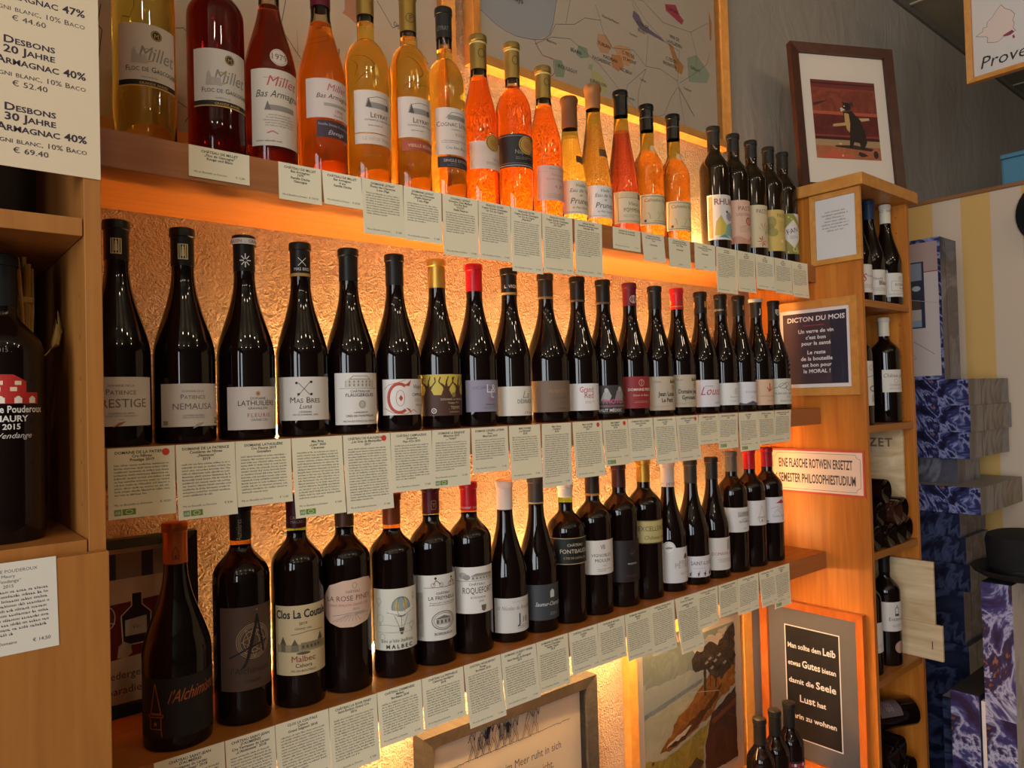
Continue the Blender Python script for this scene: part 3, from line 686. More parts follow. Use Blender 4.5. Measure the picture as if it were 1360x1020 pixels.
# --- price board on the left cabinet
t = thing('price_card', 'tall cream price card with spirit prices, fixed on the left cabinet front', 'sign', (.118, .8755, Z + .2455), 0)
A = Art(.113, .32, 'd9c6a6'); k = '33263a'
for v, s, sz, b in ((.222, 'Desbons', .0068, 1), (.2115, '10 Jahre', .0068, 1), (.2, 'Bas-Armagnac 47%', .0074, 1), (.1865, '90% Ugni blanc, 10% Baco', .0052, 0), (.1765, '€ 44.60', .0052, 0),
                    (.1505, 'Desbons', .0072, 1), (.140, '20 Jahre', .0072, 1), (.1275, 'Bas-Armagnac 40%', .0074, 1), (.1145, '90% Ugni blanc, 10% Baco', .0052, 0), (.1045, '€ 52.40', .0054, 0),
                    (.0770, 'Desbons', .0072, 1), (.0665, '30 Jahre', .0072, 1), (.0545, 'Bas-Armagnac 40%', .0074, 1), (.0418, '90% Ugni blanc, 10% Baco', .0052, 0), (.0315, '€ 69.40', .0054, 0)):
    A.text(s, -.006, .0145 + (v - .0315) * .923, sz, k, bold=b, sc=True, xs=1.22, maxw=.1)
sheet(A, 'card', t, .0012)
t = thing('description_card', 'white text card taped to the left cabinet door below the red house bottle', 'card', (.0825, .8603, Z - .1475), 0)
A = Art(.088, .0885, 'd8d0c0')
for i, s in enumerate(('DOMAINE POUDEROUX', 'Maury', '„Vendange“', '2015')): A.text(s, .004, .0785 - i * .0048, .0030, '2d2838')
A.body(-.040, .037, .0625, .0045, 10, '37323e'); A.text('Mis en Bouteille au Domaine', -.039, .0100, .0028, '37323e', 'l'); A.text('€ 14,50', .037, .0085, .0032, '37323e', 'r')
o = sheet(A, 'card', t, .0004, tilt=.02, hang=False); o.location = (0, 0, -.088 + .0035)

# ------------------------------------------------------------------ bottles
def shape(kind, R, H):
    """shoulder start, neck start, neck radius, curve"""
    if kind == 'burg': return .118, .238, .0146, lambda t: .5 + .5 * math.cos(PI * t ** .86)
    if kind == 'bord': return .188, .236, .0143, lambda t: .5 + .5 * math.cos(PI * t ** 1.45)
    if kind == 'arm': return .140, .230, .0150, lambda t: .45 * (.5 + .5 * math.cos(PI * t)) + .55 * (1 - t)
    if kind == 'cog': return .166, .216, .0140, lambda t: max(0, 1 - t ** 2.4) ** .8
    if kind == 'calv': return .150, .205, .0150, lambda t: .5 + .5 * math.cos(PI * t ** 1.25)
    if kind == 'cone': return .085, .235, .0150, lambda t: .5 * (.5 + .5 * math.cos(PI * t)) + .5 * (1 - t)
    if kind == 'rum': return .190, .238, .0150, lambda t: .5 + .5 * math.cos(PI * t ** 1.35)
def bottle_profile(kind, R, H, body, neck, zfill, lipm, punt=.016):
    zs, zn, rn, f = shape(kind, R, H)
    sc = H / .295; zs *= sc; zn *= sc
    P = [(0, punt, body), (R * .35, punt * .8, body), (R * .66, punt * .32, body), (R * .84, .002, body), (R * .91, 0, body), (R * .97, .0012, body), (R, .005, body), (R, .05, body), (R, zs * .8, body)]
    n = 16
    for i in range(n + 1):
        t = i / n; z = zs + (zn - zs) * t; P.append((rn + (R - rn) * f(t), z, body if z <= zfill else neck))
    P += [(rn - .0002, H - .013, neck if H - .013 > zfill else body), (rn + .0010, H - .011, lipm), (rn + .0010, H - .003, lipm), (rn - .001, H - .0005, lipm)]
    if zfill < H - .02:                             # split the profile at the fill line
        for i in range(1, len(P)):
            if P[i - 1][1] < zfill < P[i][1]:
                a, b = P[i - 1], P[i]; t = (zfill - a[1]) / (b[1] - a[1])
                P.insert(i, (a[0] + (b[0] - a[0]) * t, zfill, body)); break
    return P, zs, zn, rn
def rad_at(P):
    Q = [(z, r) for r, z, _ in P if r > .0]
    Q = Q[4:]
    def f(z):
        for (z0, r0_), (z1, r1) in zip(Q, Q[1:]):
            if z0 <= z <= z1: return r0_ + (r1 - r0_) * (z - z0) / max(1e-9, z1 - z0)
        return Q[-1][1]
    return f
def bottle(label, X, Y, zb, kind='burg', R=.0385, H=.293, body=DARKWINE, neck=None, fill=None, cap=('1a1816', .052), capdeco=None,
           lab=None, phi=0.0, extra=(), group='red wines on the middle shelf', cat='bottle', name='wine_bottle', hollow=False, ring=None, waxdrip=None, emblem=None, disc=None, segs=40):
    """cap: (colour, length, metal); lab / extra: (z0, z1, arc degrees, paper, items[, turn degrees]); ring: collar (material, length) below the capsule"""
    t = thing(name, label, cat, (X, Y, zb), 0, group)
    cl = cap[1]
    zf = H * fill if fill else H
    nm = neck or body
    P, zs, zn, rn = bottle_profile(kind, R, H, body, nm, zf, nm)
    def split(z):
        for i in range(9, len(P)):
            if P[i - 1][1] < z - 1e-6 and P[i][1] > z + 1e-6:
                q, e = P[i - 1], P[i]; P.insert(i, (q[0] + (e[0] - q[0]) * (z - q[1]) / (e[1] - q[1]), z, e[2])); return
    if ring:
        z0_, z1_ = H - cl - ring[1], H - cl + .003
        split(z0_); split(z1_)
        P = [(r, z, (ring[0] if k > 8 and z0_ + 1e-6 < z <= z1_ + 1e-6 else m)) for k, (r, z, m) in enumerate(P)]
    f = rad_at(P)
    if hollow:                                       # clear neck: inner wall down to the drink's surface
        P = P + [(rn - .0030, H - .0008, nm)] + [(max(.003, f(z) - .0026), z, nm) for z in (H - .02, H - .035, zf + (H - .035 - zf) * .5, zf + .002)] + [(max(.003, f(zf) - .0028), zf, nm), (0, zf, body)]
    else: P = P + [(0, H, nm)]
    mb = MB(); mb.lathe(P, segs); mb.build('bottle_body', t)
    # capsule
    cm = capm(cap[0], cap[2] if len(cap) > 2 else 0.0, cap[3] if len(cap) > 3 else .38)
    z0 = H - cl
    mb = MB(); g = .0006
    zz = [z0 + (H - .0125 - z0) * i / 4 for i in range(5)]
    pr = [(f(z0) + .0001, z0, cm)] + [(f(z) + g, z, cm) for z in zz] + [(rn + .0020, H - .0115, cm), (rn + .0021, H - .0030, cm), (rn + .0014, H - .0004, cm), (rn - .001, H + .0008, cm), (0, H + .0008, cm)]
    if waxdrip: pr = [(f(z0) + .0002, z0, cm), (f(z0) + .0011, z0 + .002, cm)] + [(f(z) + .0013, z, cm) for z in zz[1:]] + [(rn + .0030, H - .010, cm), (rn + .0040, H - .003, cm), (rn + .002, H + .003, cm), (0, H + .004, cm)]
    mb.lathe(pr, 28)
    capo = mb.build('wax_seal' if waxdrip else 'capsule', t)
    if capdeco:
        for it in capdeco:                           # (z from top, height, width or None, colour, items)
            zt, h, w, c, items = it
            rr_ = f(H - zt - h / 2) + (.0021 if zt < .012 else .0006)
            A = Art(w or rr_ * 2 * PI * .985, h, c); draw(A, items); wrap(A, 'capsule_print', capo, rr_, H - zt - h, phi=math.radians(emblem or -14), gap=.0003)
    def onelabel(L, nm_):
        za, zb_, arc, paper, items = L[:5]; turn = math.radians(L[5]) if len(L) > 5 else phi
        up_ = za > zs
        r = f((za + zb_) / 2)
        A = Art(math.radians(arc) * r, zb_ - za, paper); draw(A, items)
        wrap(A, nm_, t, r, za, phi=turn, rfun=(f if up_ or zb_ > zs + .002 else None))
    if lab: onelabel(lab, 'label')
    for e in extra: onelabel(e, e[6] if len(e) > 6 else 'small_label')
    if disc:                                         # round paper or foil medal: z, radius, colour, turn, items
        zc, rd, c, turn, items = disc
        A = Art(rd * 2, rd * 2, None); A.ell(0, rd, rd, rd, c, 26); draw(A, items)
        wrap(A, 'medal', t, f(zc), zc - rd, phi=math.radians(turn), gap=.0008, rfun=f)
    return t
def vine(A): pass
g5, k9, rd9 = '6a6460', '2a2624', 'b03038'
ZM, ZL, ZU = Z - .0462, Z - .4385, Z + .3464
YM = 1.062
CAPK = ('1b1917', .052)
MIDG = 'wine bottles on the middle shelf'
def MIDb(label, X, **k): return bottle('dark red-wine bottle, ' + label + ', middle shelf', X, YM, ZM, **k)
T = lambda s, u, v, h, c=k9, **k: ('t', s, u, v, h, c, k)
LOGO = lambda u, v, h, c: [('r', u, v, u + .07, v + h, '5c8f3a'), ('o', u + .035, v + h / 2, h * .3, h * .22, h * .08, 'd8e4c0')]
fig = [('r', -.40, .04, .40, .96, 'c9b98a'), ('r', -.32, .10, .32, .92, '1a1816'), ('e', 0, .74, .07, .08, 'c9b98a'), ('p', [(-.13, .22), (.13, .22), (.1, .66), (-.1, .66)], 'c9b98a')]
MIDb('black cap, white label with copper leaf, leftmost', .229, group=MIDG, R=.0385, capdeco=[(.024, .022, .016, None, fig)], lab=(.026, .088, 128, 'd8cfc4', [T('DOMAINE DE LA', 0, .80, .045, g5), T('Patience', 0, .64, .11, g5, sc=True), T('PRESTIGE', 0, .38, .17, g5), T('COSTIÈRES DE NÎMES', 0, .24, .035, g5), T('GRAND VIN DU LANGUEDOC', 0, .19, .03, g5), T('2019', 0, .12, .03, g5), ('p', [(-.12, -.03), (.0, .03), (.06, .10), (-.04, .07)], 'a8683c')], -8))
MIDb('black cap, white label with green logo and silver leaf', .311, group=MIDG, R=.0395, capdeco=[(.022, .023, .016, None, fig)], lab=(.022, .079, 124, 'd8cfc4', [T('DOMAINE DE LA', 0, .80, .045, g5), T('Patience', 0, .64, .11, g5, sc=True), T('NEMAUSA', 0, .40, .14, g5), T('COSTIÈRES DE NÎMES', 0, .24, .035, g5), T('APPELLATION PROTÉGÉE', 0, .19, .03, g5), ('p', [(-.02, -.05), (.12, .03), (.16, .10), (.04, .06)], 'b0a8a0')] + LOGO(.40, .05, .14, 0) + [('r', -.46, .04, -.38, .14, '8a9a78')], -1))
star = [('l', [(-.30, .5), (.30, .5)], .07, 'd8d4cc'), ('l', [(0, .05), (0, .95)], .07, 'd8d4cc'), ('l', [(-.2, .2), (.2, .8)], .06, 'd8d4cc'), ('l', [(-.2, .8), (.2, .2)], .06, 'd8d4cc'), ('e', 0, .5, .10, .10, '1b1917')]
MIDb('white-banded black cap with white star, white label', .396, group=MIDG, R=.0400, capdeco=[(.005, .0085, None, 'cfc8be', [T('GRAVALLON  ·  GRAVALLON', 0, .25, .5, '3a3430')]), (.026, .022, .026, None, star)],
     lab=(.014, .074, 112, 'd6cdc4', [('e', .05, .84, .035, .035, 'b06a30'), ('o', .05, .84, .05, .05, .012, 'b06a30'), T('DOMAINE', .05, .70, .055), T('LATHUILIÈRE', .05, .56, .115, xs=.95, maxw=.062), T('GRAVALLON', .05, .47, .055), T('FLEURIE', .08, .29, .09, 'a85a50', sp=.2), T('GRAND CRU', .08, .20, .05, g5)], -4))
cross = [('l', [(-.22, .35), (.22, .9)], .04, 'cfc8bc'), ('l', [(.22, .35), (-.22, .9)], .04, 'cfc8bc'), T('MAS BRES', 0, .02, .2, 'cfc8bc')]
MIDb('black cap with gold ring, white label with crossed arrows', .482, group=MIDG, R=.0385, cap=('1b1917', .052), ring=None, capdeco=[(.022, .022, .026, None, cross), (.0475, .0045, None, 'a8843c', [])],
     lab=(.024, .088, 135, 'd8d0c6', [('l', [(-.12, .55), (.08, .88)], .012, k9), ('l', [(.08, .58), (-.10, .86)], .012, k9), ('e', -.13, .86, .03, .03, k9), ('e', .10, .88, .03, .03, k9), ('e', -.1, .6, .03, .03, k9), ('e', .1, .6, .03, .03, k9), T('Mas Bres', 0, .40, .13, sc=True), T('Luna', 0, .27, .10, shear=.3), T('CÉVENNES', 0, .17, .04), T('VIN DU DOMAINE · 2020', 0, .11, .035)], -20))
house = [('l', [(-.40, .70), (.40, .70)], .008, g5), ('l', [(-.28, .72), (-.28, .84), (-.2, .88), (.2, .88), (.28, .84), (.28, .72)], .01, g5), ('l', [(-.2, .88), (-.14, .94), (.14, .94), (.2, .88)], .01, g5), ('r', -.27, .72, .27, .87, 'c8c0b4')] + [('r', -.22 + i * .08, .74, -.19 + i * .08, .79, '8a8478') for i in range(6)] + [('r', -.22 + i * .08, .81, -.19 + i * .08, .85, '8a8478') for i in range(6)]
MIDb('black cap, tall white label with drawn manor house', .563, group=MIDG, R=.0395, lab=(.014, .094, 120, 'd9d2c8', house + [T('CHÂTEAU DE', 0, .62, .045), T('FLAUGERGUES', 0, .54, .062), ('e', .02, .39, .07, .08, 'b8b0a4'), ('o', .02, .39, .055, .065, .008, g5), T('LANGUEDOC', 0, .22, .03), T('GRÈS DE MONTPELLIER', 0, .15, .038), T('MIS EN BOUTEILLE AU CHÂTEAU', 0, .05, .032, g5)], -6))
Cc = 'b04030'
bigC = [('o', -.18, .47, .30, .40, .085, Cc, 26, 55, 305), ('p', [(-.10, .82), (.02, .80), (.06, .98), (-.02, .88)], Cc), ('p', [(-.06, .20), (.02, .08), (.06, .02), (.02, .16)], Cc), ('o', -.16, .47, .12, .22, .012, Cc), ('p', [(-.19, .47), (-.15, .56), (-.11, .47), (-.15, .38)], Cc), ('l', [(-.46, .20), (-.30, .06), (-.05, .02), (.10, .14), (.2, .06)], .015, Cc), ('l', [(-.46, .72), (-.38, .84), (-.22, .90), (-.05, .98)], .012, Cc)]
MIDb('black cap, white label with huge ornate red C', .648, group=MIDG, R=.0395, lab=(.026, .084, 126, 'd9d3cb', bigC + [T('Viognier', .26, .74, .10, shear=.3), T('CAMPLAZENS', .28, .52, .085, maxw=.036), ('b', .14, .44, .46, .035, 3, g5), T('GRENACHE', .28, .24, .05, Cc)], -4))
stump = [('r', -.5, 0, .5, .5, '4a2c20')]
for sx_, sc_ in ((-.28, 1), (.0, .8), (.22, 1.05)):
    stump += [('p', [(sx_ - .09, .48), (sx_ + .09, .48), (sx_ + .04, .62), (sx_ + .07, .74), (sx_ + .02, .70), (sx_ + .0, .90), (sx_ - .025, .72), (sx_ - .08, .80), (sx_ - .05, .64)], '4a2c20'), ('l', [(sx_ - .06, .72), (sx_ - .12, .82), (sx_ - .09, .94)], .03, '4a2c20'), ('l', [(sx_ + .05, .70), (sx_ + .11, .82), (sx_ + .10, .93)], .03, '4a2c20'), ('l', [(sx_, .8), (sx_ + .03, .95)], .025, '4a2c20')]
MIDb('gold cap, yellow and brown label with vine stumps', .733, group=MIDG, R=.0385, cap=('b08a3c', .050, .7, .4), lab=(.022, .092, 165, 'c8b04a', stump + [('e', .12, .50, .06, .06, '8a7a4a'), T('DOMAINE LA RENJOLIE', .12, .37, .045, 'c8b890'), T('Cépages 2019', .12, .29, .04, 'c8b890'), T('À TEMPS', .14, .15, .075, 'c8b890'), T('CÔTES DU RHÔNE', .14, .07, .03, 'c8b890'), ('e', -.20, .12, .065, .065, 'd8d0c0'), ('e', -.20, .12, .045, .045, '3a2820'), ('e', -.2, .12, .018, .018, 'd8d0c0')], -16))
MIDb('bright red cap, lavender grey label', .815, group=MIDG, R=.0380, cap=('b01822', .050, 0, .3), lab=(.026, .082, 120, '8d8798', [T('LUC LAPEYRE', -.1, .72, .075, '5a5468'), T('L&', .12, .60, .26, 'd8d4dc'), T('L', .14, .44, .22, 'd8d4dc'), T('Émoi', .12, .34, .10, 'a05064', shear=.3), T('MINERVOIS', .08, .20, .05, '4a4458'), ('b', -.1, .3, .16, .035, 2, '5a5468')], -8))
MIDb('white-lettered black cap with gold ring, plain cream label', .898, group=MIDG, R=.0375, capdeco=[(.030, .010, .034, None, [T('L. VIGNE', 0, .2, .6, 'd8d0c4')]), (.046, .0045, None, 'a8843c', [])], lab=(.016, .070, 150, 'd9d0c2', [T('La', .1, .60, .24, '8a8278', shear=.35), T('DÉSIRADE', .10, .42, .13, xs=.8), T("L'Yeuse", .16, .06, .08, '6a4a3c', shear=.2)], -12))
MIDb('wide body, taupe brown label lettered in dull gold', .992, group=MIDG, R=.0420, H=.291, cap=('241e1a', .050), capdeco=[(.0455, .0045, None, '7a5c2c', [])], lab=(.020, .080, 190, '75604e', [T('TRADITION', .06, .62, .10, '9a7450'), ('b', -.04, .18, .50, .035, 3, '4e4034'), T('2018', .10, .28, .05, '4e4034'), T('CORBIÈRES', .10, .08, .05, '4e4034')], -24))
MIDb('black cap, white label with big red two-line name', 1.081, group=MIDG, R=.0380, capdeco=[(.0475, .004, None, '5a4020', [])], lab=(.020, .074, 145, 'ddd8d4', [T('Grand', .0, .68, .20, rd9, xs=.75), T('Red', .05, .46, .22, rd9, xs=.8), ('b', -.04, .2, .36, .05, 2, g5)], -24))
ph = [('p', [(-.3, .40), (-.22, .75), (-.12, .85), (-.05, .62), (-.1, .40)], 'a8a4a0'), ('p', [(.0, .38), (.08, .80), (.2, .92), (.3, .66), (.26, .38)], '8a8682'), ('e', -.16, .82, .07, .08, 'b8b4b0'), ('e', .16, .86, .08, .09, 'a09c98'), ('p', [(-.5, .36), (.5, .36), (.5, .44), (-.5, .46)], '5a5654')]
MIDb('black cap, black and white photo label with pink writing', 1.158, group=MIDG, R=.0380, capdeco=[(.0475, .004, None, '5a4020', [])], lab=(.012, .070, 145, '3a3634', ph + [T('PHOTO', 0, .34, .16, 'c05a80', bold=1), ('r', -.5, .22, .5, .30, '7a5a64'), T('HAUT MÉDOC', -.08, .06, .10, 'c8c4c0', bold=1)], -22))
MIDb('dark red cap with emblem, red label with pale lettering', 1.243, group=MIDG, R=.0380, cap=('5e1a22', .050), capdeco=[(.026, .020, .020, None, [('o', 0, .5, .40, .40, .06, 'c8b8a8'), ('o', 0, .5, .2, .3, .05, 'c8b8a8'), ('l', [(0, .15), (0, .85)], .05, 'c8b8a8')])], lab=(.020, .088, 185, '8e2a2c', [('o', .05, .80, .09, .10, .015, 'd8b0a0'), ('l', [(.05, .72), (.05, .88)], .015, 'd8b0a0'), ('p', [(-.45, .1), (-.3, .2), (-.25, .5), (-.35, .8), (-.45, .9)], '4e1a20'), T('DOMAINE PERRY', .05, .55, .08, 'dcc4b4', bold=1), T('Côtes du Rhône', .05, .38, .06, 'dcc4b4'), ('b', -.1, .2, .24, .035, 2, 'c8a094', dict(al='c'))], -26))
goth = lambda a, b, c: [('p', [(.10, .80), (.12, .92), (.18, .84), (.22, .94), (.26, .84), (.32, .92), (.34, .80)], '6a5230'), ('o', .22, .68, .08, .10, .012, '6a5a3c'), ('e', .22, .68, .05, .07, '9a8450'), T(a, -.22, .82, .06, '6a5c48', shear=.3, maxw=.02), T(b, .03, .42, .13, k9, bold=1, xs=.72, maxw=.052), T(c, .03, .24, .12, k9, bold=1, xs=.72, maxw=.052), ('b', -.3, .1, .14, .03, 2, g5)]
MIDb('plain black cap, beige label in gothic letters', 1.330, group=MIDG, R=.0380, lab=(.013, .088, 150, 'b8aa94', goth('Château', 'Jean Louis', 'Le Petit'), -20))
MIDb('red cap with gold stars, beige label in gothic letters', 1.411, group=MIDG, R=.0380, H=.295, cap=('a81c22', .050, 0, .3), capdeco=[(.024, .020, None, None, [('e', -.32, .5, .3, .3, 'c89a3c'), ('e', 0, .5, .3, .3, '8a2a2c'), ('e', .3, .5, .3, .3, 'c89a3c'), ('r', -.5, 0, .5, .06, 'c89a3c')])], lab=(.018, .092, 150, 'b8aa94', goth('Château', 'Domaine Jean', 'Gymnasts'), -22))
MIDb('black cap with gold marks, white label with red script name', 1.503, group=MIDG, R=.0380, capdeco=[(.022, .018, None, None, [('r', -.34, .1, -.28, .9, 'a8843c'), ('r', .0, .1, .06, .9, 'a8843c'), ('r', .3, .1, .36, .9, 'a8843c')])], lab=(.016, .080, 150, 'd4d0d4', [T('Louis', .0, .44, .30, rd9, shear=.35, xs=.9), T('Domaine', -.05, .74, .06, g5, shear=.3), T('CAIRANNE', .2, .12, .05, g5)], -24))
MIDb('black cap, plain white label with small grey crest', 1.587, group=MIDG, R=.0375, capdeco=[(.034, .010, None, None, [T('GRIGNAN · GRIGNAN', 0, .2, .55, 'a89a7a')])], lab=(.018, .072, 150, 'dcdad6', [('o', .16, .62, .09, .13, .02, '8a8680'), T('G', .16, .56, .12, '8a8680'), T('Domaine des', .1, .34, .06, g5), ('b', -.1, .35, .22, .04, 2, g5, dict(al='c'))], -26))
MIDb('black cap with gold dashes, white label with grey hills', 1.667, group=MIDG, R=.0375, H=.295, capdeco=[(.024, .014, None, None, [('r', -.42, .1, -.36, .9, 'a8843c'), ('r', .0, .1, .06, .9, 'a8843c'), ('r', .26, .1, .32, .9, 'a8843c')])], lab=(.016, .074, 150, 'd6d6da', [T('ROUVIÈRES', .10, .52, .09, '9a98a0'), ('p', [(-.5, .02), (-.3, .12), (-.1, .06), (.1, .18), (.3, .08), (.5, .15), (.5, 0), (-.5, 0)], '5a5864'), T('2019', .1, .3, .06, '9a98a0')], -26))
MIDb('silver topped black cap, peach label with red initial', 1.748, group=MIDG, R=.0380, cap=('23201e', .050), capdeco=[(.0004, .0095, None, 'b8b4ae', []), (.026, .014, .012, None, [T('J', 0, .05, .9, 'd8d0c4', bold=1)])], lab=(.014, .080, 150, 'd8b496', [T('J', .10, .60, .24, 'b02c2c', bold=1), ('o', .10, .70, .12, .12, .035, 'b02c2c', 14, 180, 360), T('CHÂTEAU JUVENAL', .06, .32, .06, 'a8745c'), T('VENTOUX', .12, .14, .05, 'a8745c')], -26))
MIDb('black cap with silver shield, cream label with looping script, rightmost', 1.835, group=MIDG, R=.0385, capdeco=[(.022, .020, .018, None, [('p', [(-.4, .9), (.4, .9), (.38, .4), (0, .05), (-.38, .4)], 'b8b4a8'), ('p', [(-.3, .8), (.3, .8), (.28, .42), (0, .16), (-.28, .42)], '2a2826'), ('l', [(-.2, .7), (.15, .3)], .08, 'b8b4a8')])], lab=(.014, .082, 160, 'cfcabc', [('o', -.05, .72, .16, .10, .015, '3a4a44'), ('l', [(-.3, .62), (-.1, .7), (.05, .86), (.14, .80), (.02, .62), (.12, .54), (.3, .64)], .018, '3a4a44'), T('PLAN DE CAIRE', .0, .38, .08, '4a5450'), T('2018', .1, .26, .06, g5), T('Grand Cuvée', .06, .10, .08, '6a6a60', shear=.3)], -24))

LOWG = 'wine bottles on the lower shelf'
def LOWb(label, X, **k):
    k.setdefault('Y', 1.062); Y = k.pop('Y'); k.setdefault('group', LOWG)
    return bottle('dark red-wine bottle, ' + label + ', lower shelf', X, Y, ZL, **k)
cop = 'a8562c'
LOWb('copper orange cap, black label with copper script, nearest', .292, Y=1.052, R=.0430, H=.287, cap=('a85420', .054, .35, .3), capdeco=[(.004, .007, None, None, [T('♦ VC ♦ VC ♦ VC ♦', 0, .1, .6, '4a2410')]), (.030, .018, .012, None, [('l', [(-.3, .05), (-.3, .5), (0, .95), (.3, .5), (.3, .05), (-.3, .05)], .05, '4a2410'), ('r', -.1, .1, .1, .35, '4a2410')])],
     lab=(.018, .094, 168, '14110f', [T("l'Alchimiste", .10, .62, .20, cop, shear=.45, xs=.72, rot=.10, maxw=.066), ('l', [(-.335, .42), (-.28, .92), (-.22, .42), (-.335, .42)], .014, cop), ('l', [(-.36, .36), (-.2, .36), (-.2, .40), (-.36, .40), (-.36, .36)], .012, cop), ('l', [(-.34, .36), (-.34, .16), (-.22, .16), (-.22, .36)], .012, cop), ('l', [(-.22, .16), (-.21, .04)], .012, cop), ('p', [(-.3, .2), (-.28, .30), (-.26, .2), (-.305, .26), (-.255, .26)], cop)], -6))
circ = []
for r_ in (.17, .19, .21, .13): circ.append(('o', .10, .58, r_, r_, .006, 'a8906a', 30))
for a in range(0, 360, 45): circ.append(('l', [(.10 + .22 * math.cos(math.radians(a)), .58 + .20 * math.sin(math.radians(a))), (.10 + .22 * math.cos(math.radians(a + 135)), .58 + .20 * math.sin(math.radians(a + 135)))], .005, 'a8906a'))
LOWb('brown label with gold circles and large black A', .383, kind='bord', R=.0385, H=.302, cap=('1c1a17', .052), ring=(AMBGL, .010), capdeco=[(.020, .024, .012, None, [T('Aumières', 0, .3, .3, '8a7a58', rot=1.57, maxw=.03)])],
     lab=(.048, .162, 118, '4e382c', circ + [('p', [(.14, .90), (.165, .90), (.30, .42), (.25, .43), (.16, .80), (.02, .40), (-.06, .28), (-.16, .24), (-.06, .34)], '140f0d'), ('l', [(-.32, .40), (-.02, .50), (.34, .56)], .022, '140f0d'), ('e', .15, .95, .008, .008, 'a8906a'), T("l'Alchimiste", .06, .20, .075, '2c1e18'), T('CORBIÈRES', .06, .09, .03, '2c1e18')], -8))
castle = [('r', -.46, .33, .46, .44, '9a8a68'), ('p', [(-.40, .44), (-.34, .56), (-.28, .44)], '5a4e3c'), ('r', -.38, .34, -.30, .46, '6e604a'), ('p', [(-.2, .42), (-.14, .52), (-.08, .42)], '5a4e3c'), ('r', -.2, .34, -.08, .43, '7a6c54'), ('r', -.04, .36, .36, .46, '857658'), ('p', [(.26, .46), (.32, .57), (.38, .46)], '5a4e3c'), ('e', .0, .31, .10, .02, '5a4e3c'), ('l', [(-.2, .58), (.1, .62), (.4, .6)], .012, '8a7a5a')] + [('r', -.02 + i * .07, .38, .01 + i * .07, .42, '4a4030') for i in range(5)]
LOWb('burgundy cap with green ring, cream gothic label with castle', .467, kind='bord', R=.0380, H=.306, cap=('3e1418', .050), ring=(GREENGL, .007), capdeco=[(.030, .014, None, None, [T('CAHORS · CAHORS · CAHORS', 0, .55, .3, '8a7a6a'), T('MALBEC  MALBEC  MALBEC', 0, .1, .3, '8a7a6a')])],
     lab=(.048, .148, 130, 'cbb68c', castle + [T('Clos La Coutale', 0, .82, .115, '1c1a2a', bold=1, xs=.8), T('2019', .0, .72, .04), T('GRAND VIN', .0, .65, .03, g5), T('Malbec', .0, .19, .085, '8a3024'), T('Cahors', 0, .11, .055), T('MIS EN BOUTEILLE', 0, .045, .03, g5)], -14))
ov = []
LOWb('brown cap, rounded pinkish label lettered in red', .546, kind='bord', R=.0385, H=.298, cap=('4a3020', .050), ring=(GREENGL, .004),
     lab=(.098, .172, 134, None, [('p', [(-.50, .40), (-.47, .66), (-.36, .88), (-.12, .97), (.25, 1.0), (.42, .97), (.48, .86), (.5, .5), (.46, .24), (.34, .10), (.05, .02), (-.18, .03), (-.36, .12), (-.46, .24)], 'cfae98'), ('o', .08, .86, .045, .06, .008, g5), T('CHÂTEAU', .05, .72, .045), T('LA ROSE PINEY', .0, .56, .10, '5a3a34', maxw=.078), T('SAINT-ÉMILION GRAND CRU', 0, .45, .045, 'a0484a', maxw=.07), T('2016', .1, .36, .05, g5)] + [('l', [(-.32 + i * .07, .14), (-.05 + i * .02, .28)], .008, '8a7468') for i in range(8)] + [('l', [(-.3, .26), (.0, .31), (.35, .27)], .01, '8a7468'), ('r', .08, .26, .26, .32, 'a89080')], -18))
ball = [('e', .08, .70, .155, .16, '8a9a96'), ('p', [(-.05, .72), (.0, .84), (.03, .72), (.0, .60)], 'c8a860'), ('p', [(.11, .72), (.16, .85), (.2, .76), (.17, .62)], 'c8a860'), ('o', .08, .70, .155, .16, .010, '4a4a48'), ('o', .08, .70, .07, .16, .007, '4a4a48'), ('p', [(-.20, .62), (-.14, .58), (.1, .55), (.32, .59), (.38, .64), (.36, .69), (.1, .62), (-.16, .66)], 'd8d4c4'), ('l', [(-.20, .62), (.1, .55), (.38, .64)], .008, '4a4a48'), ('l', [(-.06, .57), (.04, .36)], .006, '4a4a48'), ('l', [(.22, .57), (.12, .36)], .006, '4a4a48'), ('l', [(.08, .54), (.08, .36)], .005, '4a4a48'), ('p', [(.03, .36), (.13, .36), (.125, .30), (.035, .30)], '4a463e'), ('p', [(.05, .29), (.11, .29), (.10, .25), (.06, .25)], '4a463e')]
for u, v, s in ((-.34, .52, 1), (-.30, .22, .8), (.30, .38, .8), (-.36, .80, .7), (.36, .86, .6)): ball += [('o', u, v, .055 * s, .065 * s, .006, '8a8a80', 14), ('l', [(u - .02, v - .06 * s), (u, v - .12 * s), (u + .02, v - .06 * s)], .006, '8a8a80')]
LOWb('copper brown cap, pale label with hot-air balloon drawing', .631, kind='bord', R=.0385, H=.290, cap=('6e3418', .050, .2), ring=(AMBGL, .010), lab=(.045, .142, 122, 'd0ccbc', ball + [T('Les p’tits ballons', 0, .13, .055, g5, shear=.2), T('MALBEC', .05, .03, .06, k9, bold=1, sp=.4), ('l', [(-.4, .40), (-.2, .42), (.0, .39), (.4, .42)], .005, '8a8a80'), ('l', [(-.4, .30), (.3, .28)], .005, '8a8a80')], -22))
